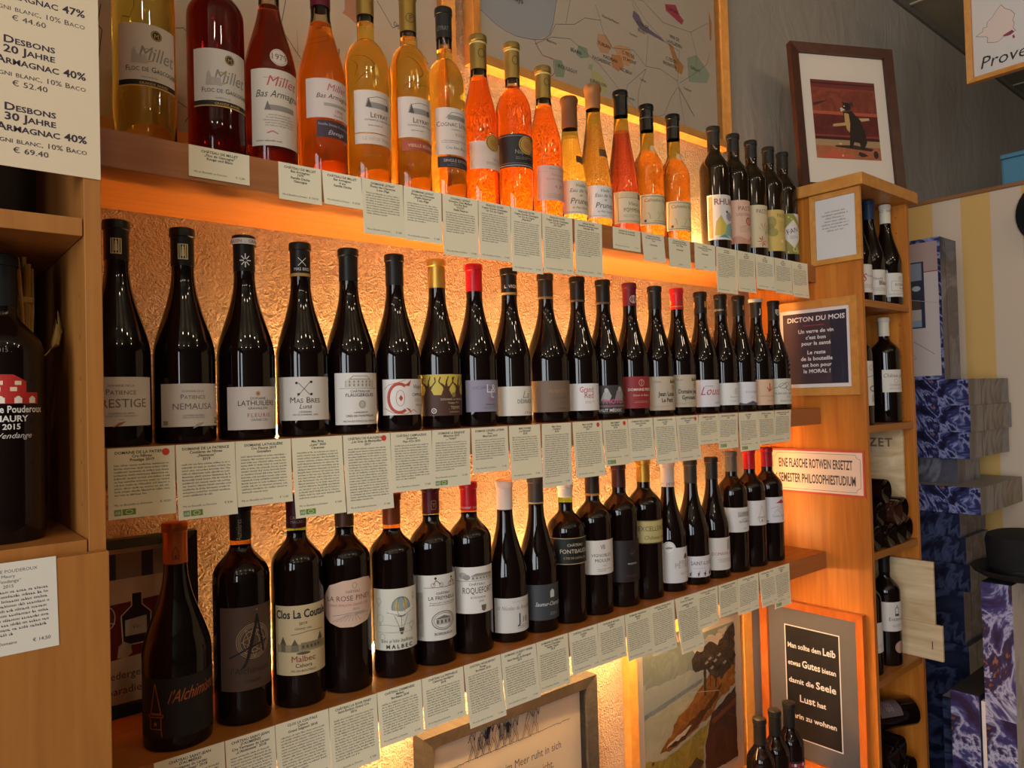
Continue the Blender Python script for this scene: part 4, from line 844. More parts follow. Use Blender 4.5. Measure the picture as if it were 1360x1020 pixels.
LOWb('dark red cap, tall white label with cyclists and oval', .709, kind='bord', R=.0385, H=.298, cap=('4a161a', .050), ring=(GREENGL, .005), capdeco=[(.026, .018, .014, None, [('l', [(-.3, .1), (-.3, .9), (.3, .9), (.3, .1), (-.3, .1)], .05, '8a6a4a'), T('Y', 0, .3, .4, '8a6a4a')])],
     lab=(.042, .150, 128, 'd2ccc2', [('r', -.44, .06, -.30, .74, 'b8b0a4'), ('b', -.43, -.31, .73, .022, 22, '6e6860'), ('o', -.1, .85, .03, .03, .006, k9), ('o', .06, .85, .03, .03, .006, k9), ('l', [(-.1, .85), (-.04, .92), (.06, .85)], .01, k9), ('e', -.05, .95, .018, .02, k9), ('o', .26, .85, .03, .03, .006, k9), ('o', .38, .85, .03, .03, .006, k9), ('l', [(.26, .85), (.31, .91), (.38, .85)], .01, k9), ('e', .30, .94, .018, .018, k9), ('l', [(-.28, .81), (.48, .81)], .006, k9), T('CHÂTEAU', .10, .70, .035), T('LA FREYNELLE', .10, .62, .055, maxw=.052), ('b', -.2, .42, .59, .03, 2, g5, dict(al='c')), ('o', .10, .30, .19, .14, .010, '4a4640'), ('o', .10, .30, .16, .115, .006, '4a4640'), ('r', -.06, .24, .26, .33, 'a8a298'), ('p', [(-.08, .33), (.1, .38), (.28, .33)], '6e6860')] + [('r', -.04 + i * .08, .26, -.01 + i * .08, .31, '4a4640') for i in range(4)] + [T('BORDEAUX', .1, .08, .04)], -20))
LOWb('bright red cap, white label with manor and large name', .790, kind='bord', R=.0385, H=.294, cap=('a8161e', .050, 0, .3), capdeco=[(.042, .005, None, None, [T('CHÂTEAU ROQUEFORT · CHÂTEAU ROQUEFORT', 0, .1, .7, 'd8b8a8')])], ring=(AMBGL, .006),
     lab=(.070, .150, 124, 'd8d2ca', [('e', -.28, .82, .09, .07, 'a8a49c'), ('e', -.2, .78, .08, .06, '8a867e'), ('r', -.1, .72, .42, .80, 'b8b2a8'), ('p', [(-.12, .80), (.0, .86), (.40, .85), (.44, .80)], '8a847a'), ('l', [(-.46, .70), (.46, .70)], .012, '8a867e'), T('CHÂTEAU', .02, .60, .055), T('ROQUEFORT', .05, .43, .13, maxw=.058), T('BORDEAUX', .04, .32, .045, g5), T('2018', .1, .24, .04, g5), ('p', [(.10, .17), (.22, .17), (.21, .06), (.16, .03), (.11, .06)], '6a5c4c')] + [('r', -.08 + i * .08, .74, -.05 + i * .08, .78, '6a665e') for i in range(6)], -22))
LOWb('white cap, pale grey label with dark J', .873, R=.0385, H=.288, cap=('c8beb0', .052), lab=(.018, .080, 128, 'cbc5be', [T('VAL DE LOIRE', .06, .86, .05, 'a8a098'), T('St Nicolas de Bourgueil', .0, .66, .11, '7a746e', shear=.3, xs=.8), T('J', .06, .26, .28, k9, bold=0), T('18', .20, .27, .16, '5a5450'), ('b', .0, .36, .2, .05, 2, g5)], -12))
LOWb('grey black cap, slate grey label with white script', .951, R=.0385, H=.290, cap=('35302c', .052), capdeco=[(.049, .003, None, '8a7a5a', [])], lab=(.024, .090, 126, '3a3c3f', [('r', .06, .62, .18, .80, 'b8b8b4'), ('p', [(.06, .80), (.12, .86), (.18, .80)], 'b8b8b4'), T('Saumur-Champigny', .08, .40, .11, 'd0d0cc', shear=.3, xs=.8, maxw=.064), ('b', -.0, .3, .22, .05, 2, 'a0a09c', dict(al='c'))], -14))
LOWb('white cap, green neck, black label with gold border', 1.030, kind='bord', R=.0385, H=.272, cap=('c8c0b4', .030), ring=(GREENGL, .013), lab=(.115, .166, 150, '0e0c0b', [('r', -.5, .0, .5, .03, 'a88a58'), ('r', -.5, .97, .5, 1.0, 'a88a58'), ('r', -.5, 0, -.492, 1, 'a88a58'), ('r', .492, 0, .5, 1, 'a88a58'), T('CHÂTEAU', .06, .68, .10, 'c8b898'), T('FONTBAUDE', .06, .42, .15, 'c8b898', maxw=.064), T('CÔTES DE CASTILLON', .06, .20, .08, 'a89878', maxw=.05)], -26))
LOWb('dark cap with gold ring, white label with grey monogram', 1.108, kind='bord', R=.0385, H=.287, cap=('2a201c', .050), capdeco=[(.0455, .0045, None, '9a6c28', [])], lab=(.082, .150, 128, 'd2cbc0', [T('VB', .05, .74, .13, '4a4440', xs=.7), T('VIGNOBLES', .02, .52, .085, sc=True), T('MOULIN', .05, .36, .095, sc=True), T('2018', .08, .24, .04, g5), ('b', -.1, .3, .18, .05, 2, g5)], -24))
LOWb('brown cap, tall dark purple label', 1.190, kind='bord', R=.0385, H=.296, cap=('3e201a', .050), lab=(.052, .138, 130, '211619', [('o', .12, .74, .06, .08, .02, '4a3a3c', 14, 200, 360), T('J', .12, .70, .10, '4a3a3c'), T('TRADITION', .12, .42, .035, 'b0a4a0', bold=1), T('MADIRAN', .10, .12, .05, '5a3038')], -26))
LOWb('gold cap, pale gold label lettered in capitals', 1.271, kind='bord', R=.0385, H=.300, cap=('b58a34', .050, .6, .4), lab=(.120, .170, 150, 'b4a46c', [('r', -.5, 0, .5, .04, '5a4a28'), ('r', -.5, .96, .5, 1, '5a4a28'), T('EXCELLENCE', .06, .54, .20, '4a3c20', xs=.85), T('Château neuf', .12, .18, .16, '5a4a28', shear=.35)], -26))
LOWb('white lettered cap, white label with round white medal', 1.356, R=.0380, H=.287, cap=('b4aca2', .056), capdeco=[(.046, .009, None, None, [T('PÉTRY  PÉTRY  PÉTRY', 0, .1, .8, '6a6258')])], lab=(.020, .098, 130, 'cfcbc8', [('p', [(.12, .68), (.18, .80), (.24, .82), (.3, .68)], '4a4644'), ('o', .2, .72, .06, .07, .012, '4a4644'), T('PÉTRY', .10, .42, .14, '9a9490'), T('DOMAINE', .1, .58, .045, g5), ('b', .0, .3, .3, .04, 2, g5)], -16), disc=(.098, .0145, 'dcd8d4', -54, [('o', 0, .5, .42, .42, .03, 'a8a4a0'), ('p', [(-.3, .5), (0, .6), (.3, .54), (.2, .44), (-.2, .4)], '8a8682')]))
LOWb('dark grey cap, white label with small walking animals', 1.442, R=.0390, H=.285, cap=('2e2a27', .054), lab=(.018, .066, 150, 'd2cdd0', [T('SAINT-LOUIS', .04, .58, .17, k9, xs=.85), ('b', -.2, .3, .46, .06, 1, g5)] + sum([[('e', u, .17, .035 + i * .010, .030 + i * .012, k9), ('l', [(u - .01, .15), (u - .012, .05)], .03, k9), ('l', [(u + .012, .15), (u + .014, .05)], .03, k9), ('l', [(u + .01, .18), (u + .025, .26 + i * .03)], .03, k9)] for i, u in enumerate((-.26, -.08, .08, .24, .34))], []), -24))
LOWb('black cap with gold emblem, white label with grey figure', 1.526, R=.0380, H=.285, cap=('211e1c', .052), capdeco=[(.020, .016, None, None, [('r', -.42, .05, -.3, .95, 'b09860'), ('r', -.39, .25, -.33, .75, '211e1c'), ('r', .1, .05, .2, .95, 'b09860')])], lab=(.020, .096, 150, 'cdc6be', [('r', .14, .60, .26, .94, 'a8a098'), ('l', [(.14, .6), (.2, .96), (.26, .6)], .01, '6a645c'), T('DOMAINE DES', .05, .46, .09, 'a0484a', maxw=.07), ('b', -.2, .4, .36, .04, 3, g5, dict(al='c'))], -22))
LOWb('grey cap, white label with grey vineyard picture', 1.610, kind='bord', R=.0380, H=.294, cap=('4e4a44', .050), lab=(.098, .158, 128, 'd0cbc6', [('r', -.1, .62, .42, .86, 'a8a49e')] + [('l', [(-.1 + i * .06, .62), (.1 + i * .02, .80)], .012, '6a6660') for i in range(9)] + [('r', -.1, .82, .42, .86, 'c8c4be'), T('CHÂTEAU', .12, .50, .045, g5), T('GOURRAN', .14, .38, .085, maxw=.045), T('2018', .12, .12, .045, g5)], -24))
LOWb('bright red cap, white label with outlined tower', 1.692, kind='bord', R=.0380, H=.294, cap=('b01a20', .050, 0, .3), lab=(.104, .166, 140, 'd4d0ce', [('l', [(-.02, .34), (.08, .80), (.18, .34)], .012, '6a645e'), ('l', [(-.05, .30), (.21, .30), (.21, .34), (-.05, .34), (-.05, .30)], .012, '6a645e'), ('l', [(-.02, .30), (-.02, .14), (.18, .14), (.18, .30)], .012, '6a645e'), ('p', [(.05, .16), (.08, .26), (.11, .16)], 'a0484a'), ('o', .40, .5, .05, .2, .01, 'a8a4a0')] + [('l', [(-.4, v), (-.1, v)], .006, 'b8b4b0') for v in (.4, .5, .6)], -24))
LOWb('crimson cap, white label with pink parasol tree, rightmost', 1.776, kind='bord', R=.0380, H=.293, cap=('8e1626', .050, 0, .3), lab=(.100, .166, 140, 'd0ccd0', [('e', .14, .80, .10, .06, 'a8304a'), ('p', [(-.05, .76), (.14, .90), (.30, .76)], 'a8304a'), ('l', [(.14, .76), (.13, .58)], .012, '6a5a5c'), ('l', [(-.2, .56), (.0, .64), (.1, .52), (.3, .62)], .012, '8a8488'), ('l', [(-.1, .40), (.0, .52), (.1, .38)], .012, '8a4a5a'), T('Cuvée Rose', .06, .22, .09, '8a8488', shear=.3), ('r', -.36, .03, -.26, .10, '6a8a8a')], -22))

# --- spirits on the upper shelf
UPG = 'spirit bottles on the upper shelf'
YU = 1.055
def UPb(label, X, **k):
    k.setdefault('group', UPG); k.setdefault('name', 'spirit_bottle'); k.setdefault('hollow', True); k.setdefault('neck', CLEAR)
    return bottle(label + ', upper shelf', X, YU, ZU, **k)
floc = [('e', .12, .84, .085, .085, '2a241c'), ('o', .12, .84, .07, .07, .012, 'b8964a'), T('M', .12, .80, .07, 'b8964a'), ('o', -.02, .50, .10, .10, .018, 'b8964a', 16, 20, 320), T('Millet', .12, .42, .22, '8a847c', shear=.25, xs=.8), ('p', [(-.28, .36), (-.26, .56), (-.22, .62), (-.18, .50), (-.04, .50), (-.02, .36)], 'b0a8a0'), T('Floc de Gascogne', .07, .24, .085, '2a241c', sc=True, maxw=.068), ('b', -.12, .30, .17, .04, 1, g5), ('r', -.5, 0, .5, .10, '1a1614'), ('r', -.5, 0, .5, .018, 'c8a24c'), T('GRANDE ANNÉE', .08, .03, .04, 'c8a24c')]
UPb('tall pale yellow floc bottle with white crest label, leftmost', .265, kind='bord', R=.0385, H=.312, body=LIQ['yellow'], neck=LIQ['yellow'], hollow=False, cap=('2a241c', .055), lab=(.070, .152, 116, 'cfc4b8', floc, -6))
UPb('ruby red floc bottle with white crest label', .359, kind='bord', R=.0385, H=.312, body=LIQ['red'], neck=LIQ['red'], hollow=False, cap=('2a1418', .055), lab=(.066, .146, 120, 'cdc6ba', floc, -6))
mill = [('l', [(-.25, .88), (.3, .90)], .01, 'c88a80'), T('Millet', .10, .78, .13, 'b05050', shear=.3), T('Bas Armagnac', .06, .63, .09, '3a342e', shear=.3), ('r', -.2, .46, .35, .53, '8a8278'), ('p', [(-.24, .46), (-.18, .58), (-.12, .46)], '6a6258'), ('b', -.3, .4, .42, .035, 5, '8a8278', dict(al='c')), ('l', [(-.2, .16), (-.1, .19), (.0, .16)], .012, 'b05050'), ('b', -.4, .4, .08, .035, 1, '4a443e')]
UPb('dark garnet tapered bottle with 1979 oval sticker', .438, kind='arm', R=.0375, H=.318, body=LIQ['garnet'], fill=.775, cap=('3a1a1c', .050), lab=(.028, .140, 118, 'cbbfae', mill, -8), extra=[(.146, .172, 42, None, [('e', 0, .5, .5, .5, 'c8b8a8'), ('o', 0, .5, .44, .44, .04, 'a09080'), T('1979', 0, .34, .34, '4a4038')], -2)])
mill2 = [T('Millet', .12, .70, .18, 'b05060', shear=.3), T('Bas Armagnac', .08, .50, .12, '3a342e', shear=.3), ('r', -.15, .30, .38, .38, '9a928a'), T('1996', .15, .15, .09, 'a04050'), T('Grand Bas', .15, .06, .05, g5)]
UPb('orange tapered brandy bottle with dark red cap and white label', .521, kind='arm', R=.0370, H=.330, body=LIQ['orange'], fill=.745, cap=('5a1424', .058), lab=(.088, .148, 124, 'cbb8ac', mill2, -4), extra=[(.058, .084, 92, '3a2a34', [T('Famille Dèche Propriétaire', 0, .66, .14, 'a89a9c', rot=-.06), T('Élevage', 0, .18, .24, 'c0b0b0', shear=.35)], 6)])
ley = [('l', [(-.25, .60), (-.2, .80), (.0, .86), (.25, .86), (.33, .74), (.33, .60)], .012, '5a544e'), ('r', -.2, .58, .3, .72, '8a847c'), ('p', [(-.24, .60), (-.18, .82), (-.12, .60)], '4a443e'), ('e', .26, .66, .05, .07, '5a544e'), T('Leyrat', .06, .36, .12, '2a2622', sc=True), T('DOMAINE DE CHEZ MAILLARD', .06, .28, .04, g5, maxw=.05), ('b', -.2, .35, .20, .05, 1, g5)]
UPb('amber bottle with gold cap and white chateau label', .600, kind='cog', R=.0365, H=.332, body=LIQ['amber'], fill=.82, cap=('8e7236', .048, .7, .4), lab=(.082, .150, 118, 'cdbcae', ley, -4), extra=[(.064, .0805, 118, 'cdb8a6', [T('LE VIEUX PINEAU', .05, .35, .3, 'b09a88')], -4)])
UPb('taller amber bottle with gold cap, chateau label and red band', .682, kind='cog', R=.0350, H=.352, body=LIQ['amber'], fill=.775, cap=('8e7236', .070, .7, .4), capdeco=[(.040, .018, .020, None, [('o', 0, .5, .42, .42, .07, '4a3a18'), T('P', .02, .25, .5, '4a3a18')])], lab=(.092, .160, 122, 'cdbcae', ley, -6), extra=[(.070, .088, 110, 'a0442c', [T('VIEILLE RÉSERVE', .05, .35, .28, 'd8b890')], -2)])
UPb('golden cognac bottle with black cap and white label over dark band', .757, kind='cog', R=.0345, H=.348, body=LIQ['gold'], fill=.785, cap=('23211f', .055), capdeco=[(.030, .022, None, None, [T('L & M · LEYRAT · COGNAC ·', 0, .4, .35, '6a665e')])], lab=(.078, .160, 124, 'cdbcae', [('l', [(-.25, .76), (-.1, .90), (.2, .90), (.33, .78)], .010, '5a544e'), ('r', -.2, .74, .3, .84, '8a847c'), T('Cognac Leyrat', .0, .60, .10, '2a2622', sc=True), T('CHARENTE', .0, .52, .03, g5), T('V.S.O.P', .12, .40, .06, 'a04a40'), ('b', -.35, .35, .32, .04, 2, g5), T('Cru Fins Bois', .0, .12, .06, g5, shear=.2)], -6), extra=[(.056, .075, 118, '2a1c20', [T('SINGLE ESTATE', 0, .50, .26, 'b8a8a0'), ('b', -.3, .3, .42, .16, 2, '8a7c78', dict(al='c'))], -4)])
UPb('orange red tapered cognac bottle with gold cap and medal', .833, kind='arm', R=.0340, H=.322, body=LIQ['flame'], fill=.755, cap=('8a7038', .064, .6, .42), capdeco=[(.014, .003, None, 'c8b070', []), (.026, .020, .016, None, [('o', 0, .5, .3, .4, .08, '4a3c1c')])], lab=(.068, .118, 130, 'cbb4a4', [T('VOYER', .26, .30, .12, '8a7a70'), ('b', -.1, .44, .26, .05, 2, g5)] + [('r', -.46, .55 + i * .05, .1, .556 + i * .05, 'b8a498') for i in range(6)], -8), disc=(.116, .0155, 'b88c40', 4, [('o', 0, .5, .42, .42, .06, '6a4a1c'), ('e', 0, .5, .24, .24, '9a6a2c'), ('o', 0, .5, .30, .30, .03, '6a4a1c')]))
UPb('orange red round-shouldered cognac bottle with black label and medal', .915, kind='cog', R=.0345, H=.332, body=LIQ['flame'], fill=.745, cap=('8a7038', .069, .6, .42), capdeco=[(.014, .003, None, 'c8b070', []), (.026, .020, .016, None, [('o', 0, .5, .3, .4, .08, '4a3c1c')])], lab=(.086, .148, 170, '1c1a1a', [('r', -.5, .04, .5, .06, 'b8aca0'), ('r', -.5, .93, .5, .96, '6a6460'), ('r', -.5, .11, .5, .12, '8a8278'), T('Napoléon', .10, .40, .12, '8a8278'), ('b', -.1, .3, .32, .05, 2, '8a8278')], -20), disc=(.128, .0170, 'b88c40', 2, [('o', 0, .5, .42, .42, .06, '6a4a1c'), ('e', 0, .5, .24, .24, '9a6a2c'), ('o', 0, .5, .30, .30, .03, '6a4a1c')]))
UPb('smaller coral orange tapered bottle with pink label', .995, kind='arm', R=.0345, H=.308, body=LIQ['coral'], fill=.745, cap=('8a7038', .064, .6, .42), capdeco=[(.014, .003, None, 'c8b070', []), (.024, .018, .014, None, [('o', 0, .5, .3, .4, .08, '4a3c1c')])], lab=(.036, .104, 122, 'cba698', [T('François Voyer', .05, .88, .055, 'a05a50', shear=.2), ('r', -.48, .82, .48, .825, 'b08478'), T('Terres de', .06, .70, .07, 'b06a60', shear=.2), T('Grande Champagne', .06, .58, .06, 'b06a60', shear=.2, maxw=.05), T('n° 20', .1, .36, .09, '8a5048', shear=.2), ('b', -.3, .3, .2, .05, 3, 'a07468', dict(al='c'))], -10))
UPb('small yellow brandy bottle with brown wax and white label', 1.066, kind='cone', R=.0325, H=.262, body=LIQ['plum'], neck=OLIVEGL, hollow=False, fill=.70, cap=('6a4426', .062, 0, .5), waxdrip=True, lab=(.020, .088, 120, 'd2c2a8', [T('Vieille', .05, .80, .10, '4a4038', shear=.25), T('Eau de Vie', .05, .64, .11, '4a4038', shear=.25), T('de', .05, .52, .07, '4a4038', shear=.25), T('Prunes', .05, .30, .17, '3a322c', shear=.25), T('du Pays Gascon', .05, .16, .06, '4a4038', shear=.25), ('b', -.4, .4, .08, .05, 1, g5)], -16), extra=[(.126, .140, 46, '4a3424', [('p', [(-.3, .1), (.3, -.4), (.1, .4)], '4a3424')], 4)])
UPb('olive brown brandy bottle with tan wax seal', 1.137, kind='cone', R=.0350, H=.305, body=LIQ['olive'], neck=OLIVEGL, hollow=False, fill=.72, cap=('8a5c34', .048, 0, .5), waxdrip=True, lab=(.022, .088, 124, 'd4cfc8', [T('Vieille', .05, .80, .10, '4a4038', shear=.25), T('Eau de Vie', .05, .64, .11, '4a4038', shear=.25), T('de', .05, .52, .07, '4a4038', shear=.25), T('Prunes', .05, .30, .17, '3a322c', shear=.25), T('du Pays Gascon', .05, .16, .06, '4a4038', shear=.25), ('b', -.4, .4, .08, .05, 1, g5)], -18), extra=[(.152, .168, 60, '5a4426', [], 6)])
UPb('dark ruby bottle with black cap, olive neck and beige label', 1.225, kind='cone', R=.0350, H=.318, body=LIQ['ruby'], neck=OLIVEGL, hollow=False, fill=.72, cap=('151413', .055, 0, .25), lab=(.022, .090, 130, 'c0ac86', [('o', .05, .42, .2, .3, .01, '8a7a5a'), ('r', -.38, .08, .42, .80, 'cabb98'), ('l', [(-.38, .08), (.42, .08), (.42, .80), (-.38, .80), (-.38, .08)], .012, '6a5c40'), ('r', .24, .78, .42, .95, '5a4a3c'), T('Vieux', .05, .56, .12, '6a5030', shear=.3), T('POMMEAU', .05, .36, .12, '5a4630', xs=.8), ('b', -.25, .3, .28, .05, 2, g5)], -18))
calvl = [('l', [(-.44, .06), (-.42, .94), (.44, .94), (.44, .06), (-.44, .06)], .016, '3a4a44'), T('Calvados Roger', .06, .76, .11, '5a4a34', shear=.25), ('l', [(.0, .18), (.10, .36), (.16, .60)], .014, '8a7a4a'), ('e', .12, .50, .09, .08, 'c8b88a'), ('e', .22, .40, .08, .07, 'b8a878'), ('e', .05, .38, .07, .06, 'c0b082'), ('l', [(-.2, .2), (-.22, .36), (-.26, .40)], .014, '6a6a3a'), ('r', -.36, .10, -.30, .18, '4a4438'), ('r', -.1, .12, .38, .14, '8a8068')]
for X_, lbl in ((1.312, 'amber calvados bottle with round neck sticker, beside ruby bottle'), (1.408, 'amber calvados bottle with round neck sticker, beside gap before rum bottles')):
    UPb(lbl, X_, kind='calv', R=.0350, H=.308, body=LIQ['tea'], neck=OLIVEGL, hollow=False, fill=.66, cap=('121110', .058, 0, .22), capdeco=[(.030, .002, None, '4a443c', [])], lab=(.030, .098, 136, 'c8b890', calvl, -20), disc=(.205, .0085, 'cbb890', -6, [('o', 0, .5, .42, .42, .05, 'a0502c')]))
RG = 'dark bottles with illustrated labels at right end of the upper shelf'
rl = [('r', -.46, .04, -.34, .96, 'c08a4a'), T('ST MARTIN', -.40, .5, .05, '8a3a28', rot=1.57), T('RHUM', .05, .78, .13, '7a5a50', bold=1), ('p', [(-.3, .10), (-.25, .40), (-.1, .55), (.0, .40), (.1, .30), (.0, .08)], 'b8a84a'), ('p', [(.0, .10), (.1, .34), (.3, .40), (.42, .2), (.4, .06)], '7aa09a'), ('e', .2, .52, .10, .10, '8a8a94'), ('e', .1, .62, .03, .03, '3a3a3a'), ('p', [(-.2, .05), (.0, .12), (.2, .04)], '5a8a8a')]
def RUM(label, X, paper, items, cap='23201d', gl=LIQ['rum']):
    UPb(label, X, kind='rum', R=.0362, H=.315, body=BROWNGL, neck=BROWNGL, hollow=False, cap=(cap, .046), lab=(.028, .138, 132, paper, items, -22), group=RG)
RUM('dark bottle with white, yellow and teal landscape label', 1.570, 'cfc8c0', rl)
RUM('dark bottle with pink label and red snail', 1.656, 'cfa890', [T('PASTIS', .10, .76, .10, '7a4a3c'), T('LIQUORISTE', .08, .64, .06, '9a5a4a'), ('o', .2, .52, .09, .08, .03, 'a83428'), ('o', .2, .52, .04, .035, .02, 'a83428'), ('b', -.15, .4, .42, .04, 4, '9a7a6a'), ('p', [(-.5, 0), (.5, 0), (.5, .16), (.1, .10), (-.2, .18), (-.5, .12)], 'c08a70'), ('e', .3, .12, .06, .06, 'b86a4a')])
RUM('dark bottle with cream label and red star-anise flower', 1.738, 'cbb894', [T('PASTIS', .05, .80, .10, '5a4a3c', xs=.8)] + [('p', [(.0, .14), (.10 * math.cos(a) - .02, .14 + .10 * math.sin(a) - .01), (.17 * math.cos(a), .14 + .13 * math.sin(a)), (.10 * math.cos(a) + .02, .14 + .10 * math.sin(a) + .01)], 'a83424') for a in [i * PI / 4 for i in range(8)]] + [('p', [(.1, .36), (.1 + .26 * math.cos(a), .44 + .17 * math.sin(a)), (.1 + .2 * math.cos(a + .2), .44 + .12 * math.sin(a + .2))], '9a8a5a') for a in [i * .7 for i in range(9)]])
RUM('dark bottle with golden label and olive foliage', 1.823, 'c9ab5c', [('e', -.25, .70, .12, .14, '9a8c4a'), ('e', -.30, .55, .10, .12, '8a7c40'), ('e', -.2, .45, .12, .10, '9a8c4a'), T('PASTIS', .16, .82, .08, '6a5428'), ('b', -.0, .42, .74, .035, 8, '8a7440'), ('e', .1, .24, .05, .04, 'd8c890')])
RUM('dark bottle with green gold label and white diamond, rightmost', 1.896, '8a8440', [('p', [(-.46, .5), (.0, .86), (.46, .5), (.0, .14)], 'd2c48a'), ('p', [(-.42, .5), (.0, .82), (.42, .5), (.0, .18)], 'd0c8c4'), ('p', [(.0, 1), (.5, 1), (.5, .62)], 'cfc6c4'), T('FAN', .0, .52, .12, '3a3632', rot=.3), ('b', -.15, .25, .46, .03, 3, g5), ('o', .05, .12, .06, .06, .02, 'd2c48a')] + [('e', random.uniform(-.45, .45), random.choice((random.uniform(.02, .15), random.uniform(.85, .97))), .02, .02, 'c8c060') for _ in range(18)])

# ------------------------------------------------------------------ description cards on the shelf edges
PAPERS = ('ebe2c2', 'e8dfc0', 'ede5c8', 'e9e0c4')
def card(label, x0, x1, h, tilt, zt, titles, n, group, dot=False, logo=False, paper=None, price='€ 9,80', short=False, lay=0.0):
    w = x1 - x0
    t = thing('description_card', label, 'card', ((x0 + x1) / 2, .9999 - lay, Z + zt - .0004), 0, group)
    A = Art(w, h, paper or random.choice(PAPERS)); c = '3c3838'
    v = h - .0075
    for s in titles: A.text(s, 0, v, .0033, '2e2a2a', xs=1.05, maxw=w * .8, bold=1); v -= .0046
    v -= .0015
    room = v - (.013 + (.009 if logo else 0))
    lh = .0040
    if n and room > lh: A.body(-w * .41, w * .41, v + .0035, lh, min(n, int(room / lh)), c)
    vb = .0065 + (.009 if logo else 0)
    if not short: A.text('Mis en Bouteille au Domaine', -w * .42, vb, .0025, c, 'l', maxw=w * .56); A.text(price, w * .42, vb, .0027, c, 'r')
    else:
        A.text(price, 0, .006, .0027, c)
    if logo:
        A.rect(-w * .42, .004, -w * .42 + .008, .0115, '7d9a6c'); A.rect(-w * .42 + .009, .004, -w * .42 + .024, .0115, '6f8f3c'); A.ring(-w * .42 + .0165, .0078, .004, .0024, .0008, 'd4dcb8', 10); A.text('AB', -w * .42 + .004, .0058, .0035, 'e0e4d4')
    if dot: A.ell(w * .36, h - .0075, .0045, .0045, 'd8432c', 16)
    o = sheet(A, 'card', t, .0003, tilt=-tilt * 0 + tilt, curl=random.uniform(.0, .05), hang=True)
    return t
def cards(tab, zt, group, shelf):
    for i, row in enumerate(tab):
        (x0, x1, h, tl), under, titles, n = row[:4]; k = row[4] if len(row) > 4 else {}
        card('cream text card on %s shelf edge, %s' % (shelf, under), x0, x1, h, tl, zt, titles, n, group, lay=(i % 2) * .0005, **k)
D_, L_2 = dict(dot=True), dict(logo=True)
cards([
 ((.202, .279, .086, 0), 'leftmost, with red dot and green logo', ('DOMAINE DE LA PATIENCE', 'Cru Nîmes', 'Prestige 2019'), 12, dict(dot=True, logo=True, price='€ 10,50')),
 ((.280, .355, .096, .01), 'under the bottle with a silver leaf', ('DOMAINE DE LA PATIENCE', 'Costières de Nîmes', '„Nemausa“', '2019'), 14, dict(logo=True, price='€ 8,90')),
 ((.356, .434, .088, 0), 'under the white-star cap bottle', ('DOMAINE LATHUILIÈRE', 'Cru Fleurie 2019', 'Gravallon'), 13, dict(price='€ 11,60')),
 ((.435, .513, .113, .02), 'under the crossed-arrows bottle', ('Mas Bres', '„Luna“ 2020', 'Cévennes'), 18, dict(logo=True, price='€ 9,80')),
 ((.515, .595, .116, .02), 'under the manor house label, with red dot', ('CHÂTEAU DE FLAUGERGUES', '„Les Grès de Montpellier“', '2017'), 20, D_),
 ((.596, .672, .093, 0), 'under the huge red C label', ('CHÂTEAU CAMPLAZENS', 'Grenache', "Pays d'Oc 2019"), 15),
 ((.674, .751, .094, -.05), 'under the gold-capped vine-stump bottle', ('DOMAINE LA RENJOLIE', 'Minervois 2019', '„À Temps“'), 14, dict(logo=True)),
 ((.753, .833, .077, .01), 'under the red-capped lavender label', ('DOMAINE LORGERIL LATERRE', 'Émoi', 'Minervois 2019'), 9),
 ((.837, .911, .096, 0), 'under the plain cream label', ('MAS OLIVIER', '„La Désirade“', '2018'), 11),
 ((.915, .990, .117, -.02), 'under the wide taupe-labelled bottle', ('Mas Olivier', '„Tradition“', '2018'), 20),
 ((.995, 1.076, .107, .02), 'under the big red two-line name', ('MAS OLIVIER', '„Grand Red“', '2019'), 20, D_ ),
 ((1.077, 1.152, .091, .05), 'under the black and white photo label', ('MAS SIBERT', 'Haut Médoc', '2018'), 14, dict(dot=True, logo=True)),
 ((1.154, 1.233, .087, .04), 'under the red-labelled bottle', ('DOMAINE DES CLOSIERS', 'Côtes du Rhône', '2019'), 15),
 ((1.235, 1.311, .099, .03), 'under the plain-capped gothic label', ('DOMAINE JEAN LOUIS', '„Le Petit“', '2018'), 18),
 ((1.313, 1.393, .099, .06), 'with red dot, tenth from its right end', ('CHÂTEAU DOMAINE', '„Gymnasts“', '2017'), 18, D_),
 ((1.395, 1.471, .067, -.01), 'shortest one on this edge', ('DOMAINE CAIRANNE', '„Louis“ 2019'), 9),
 ((1.473, 1.552, .082, -.10), 'green logo, under the red script name', ('GRIGNAN LES ADHÉMAR', '2019'), 12, L_2),
 ((1.554, 1.637, .093, .01), 'green logo, fourth from the right end', ('ROUVIÈRES', 'Ventoux', '2019'), 14, L_2),
 ((1.638, 1.715, .082, -.02), 'second from the right end', ('CHÂTEAU JUVENAL', 'Ventoux', '2019'), 14),
 ((1.717, 1.796, .081, -.11), 'rightmost', ('DOMAINE PLAN DE CAIRE', 'Ventoux 2018'), 13)], -.0462, 'cream text cards on the middle shelf edge', 'middle')
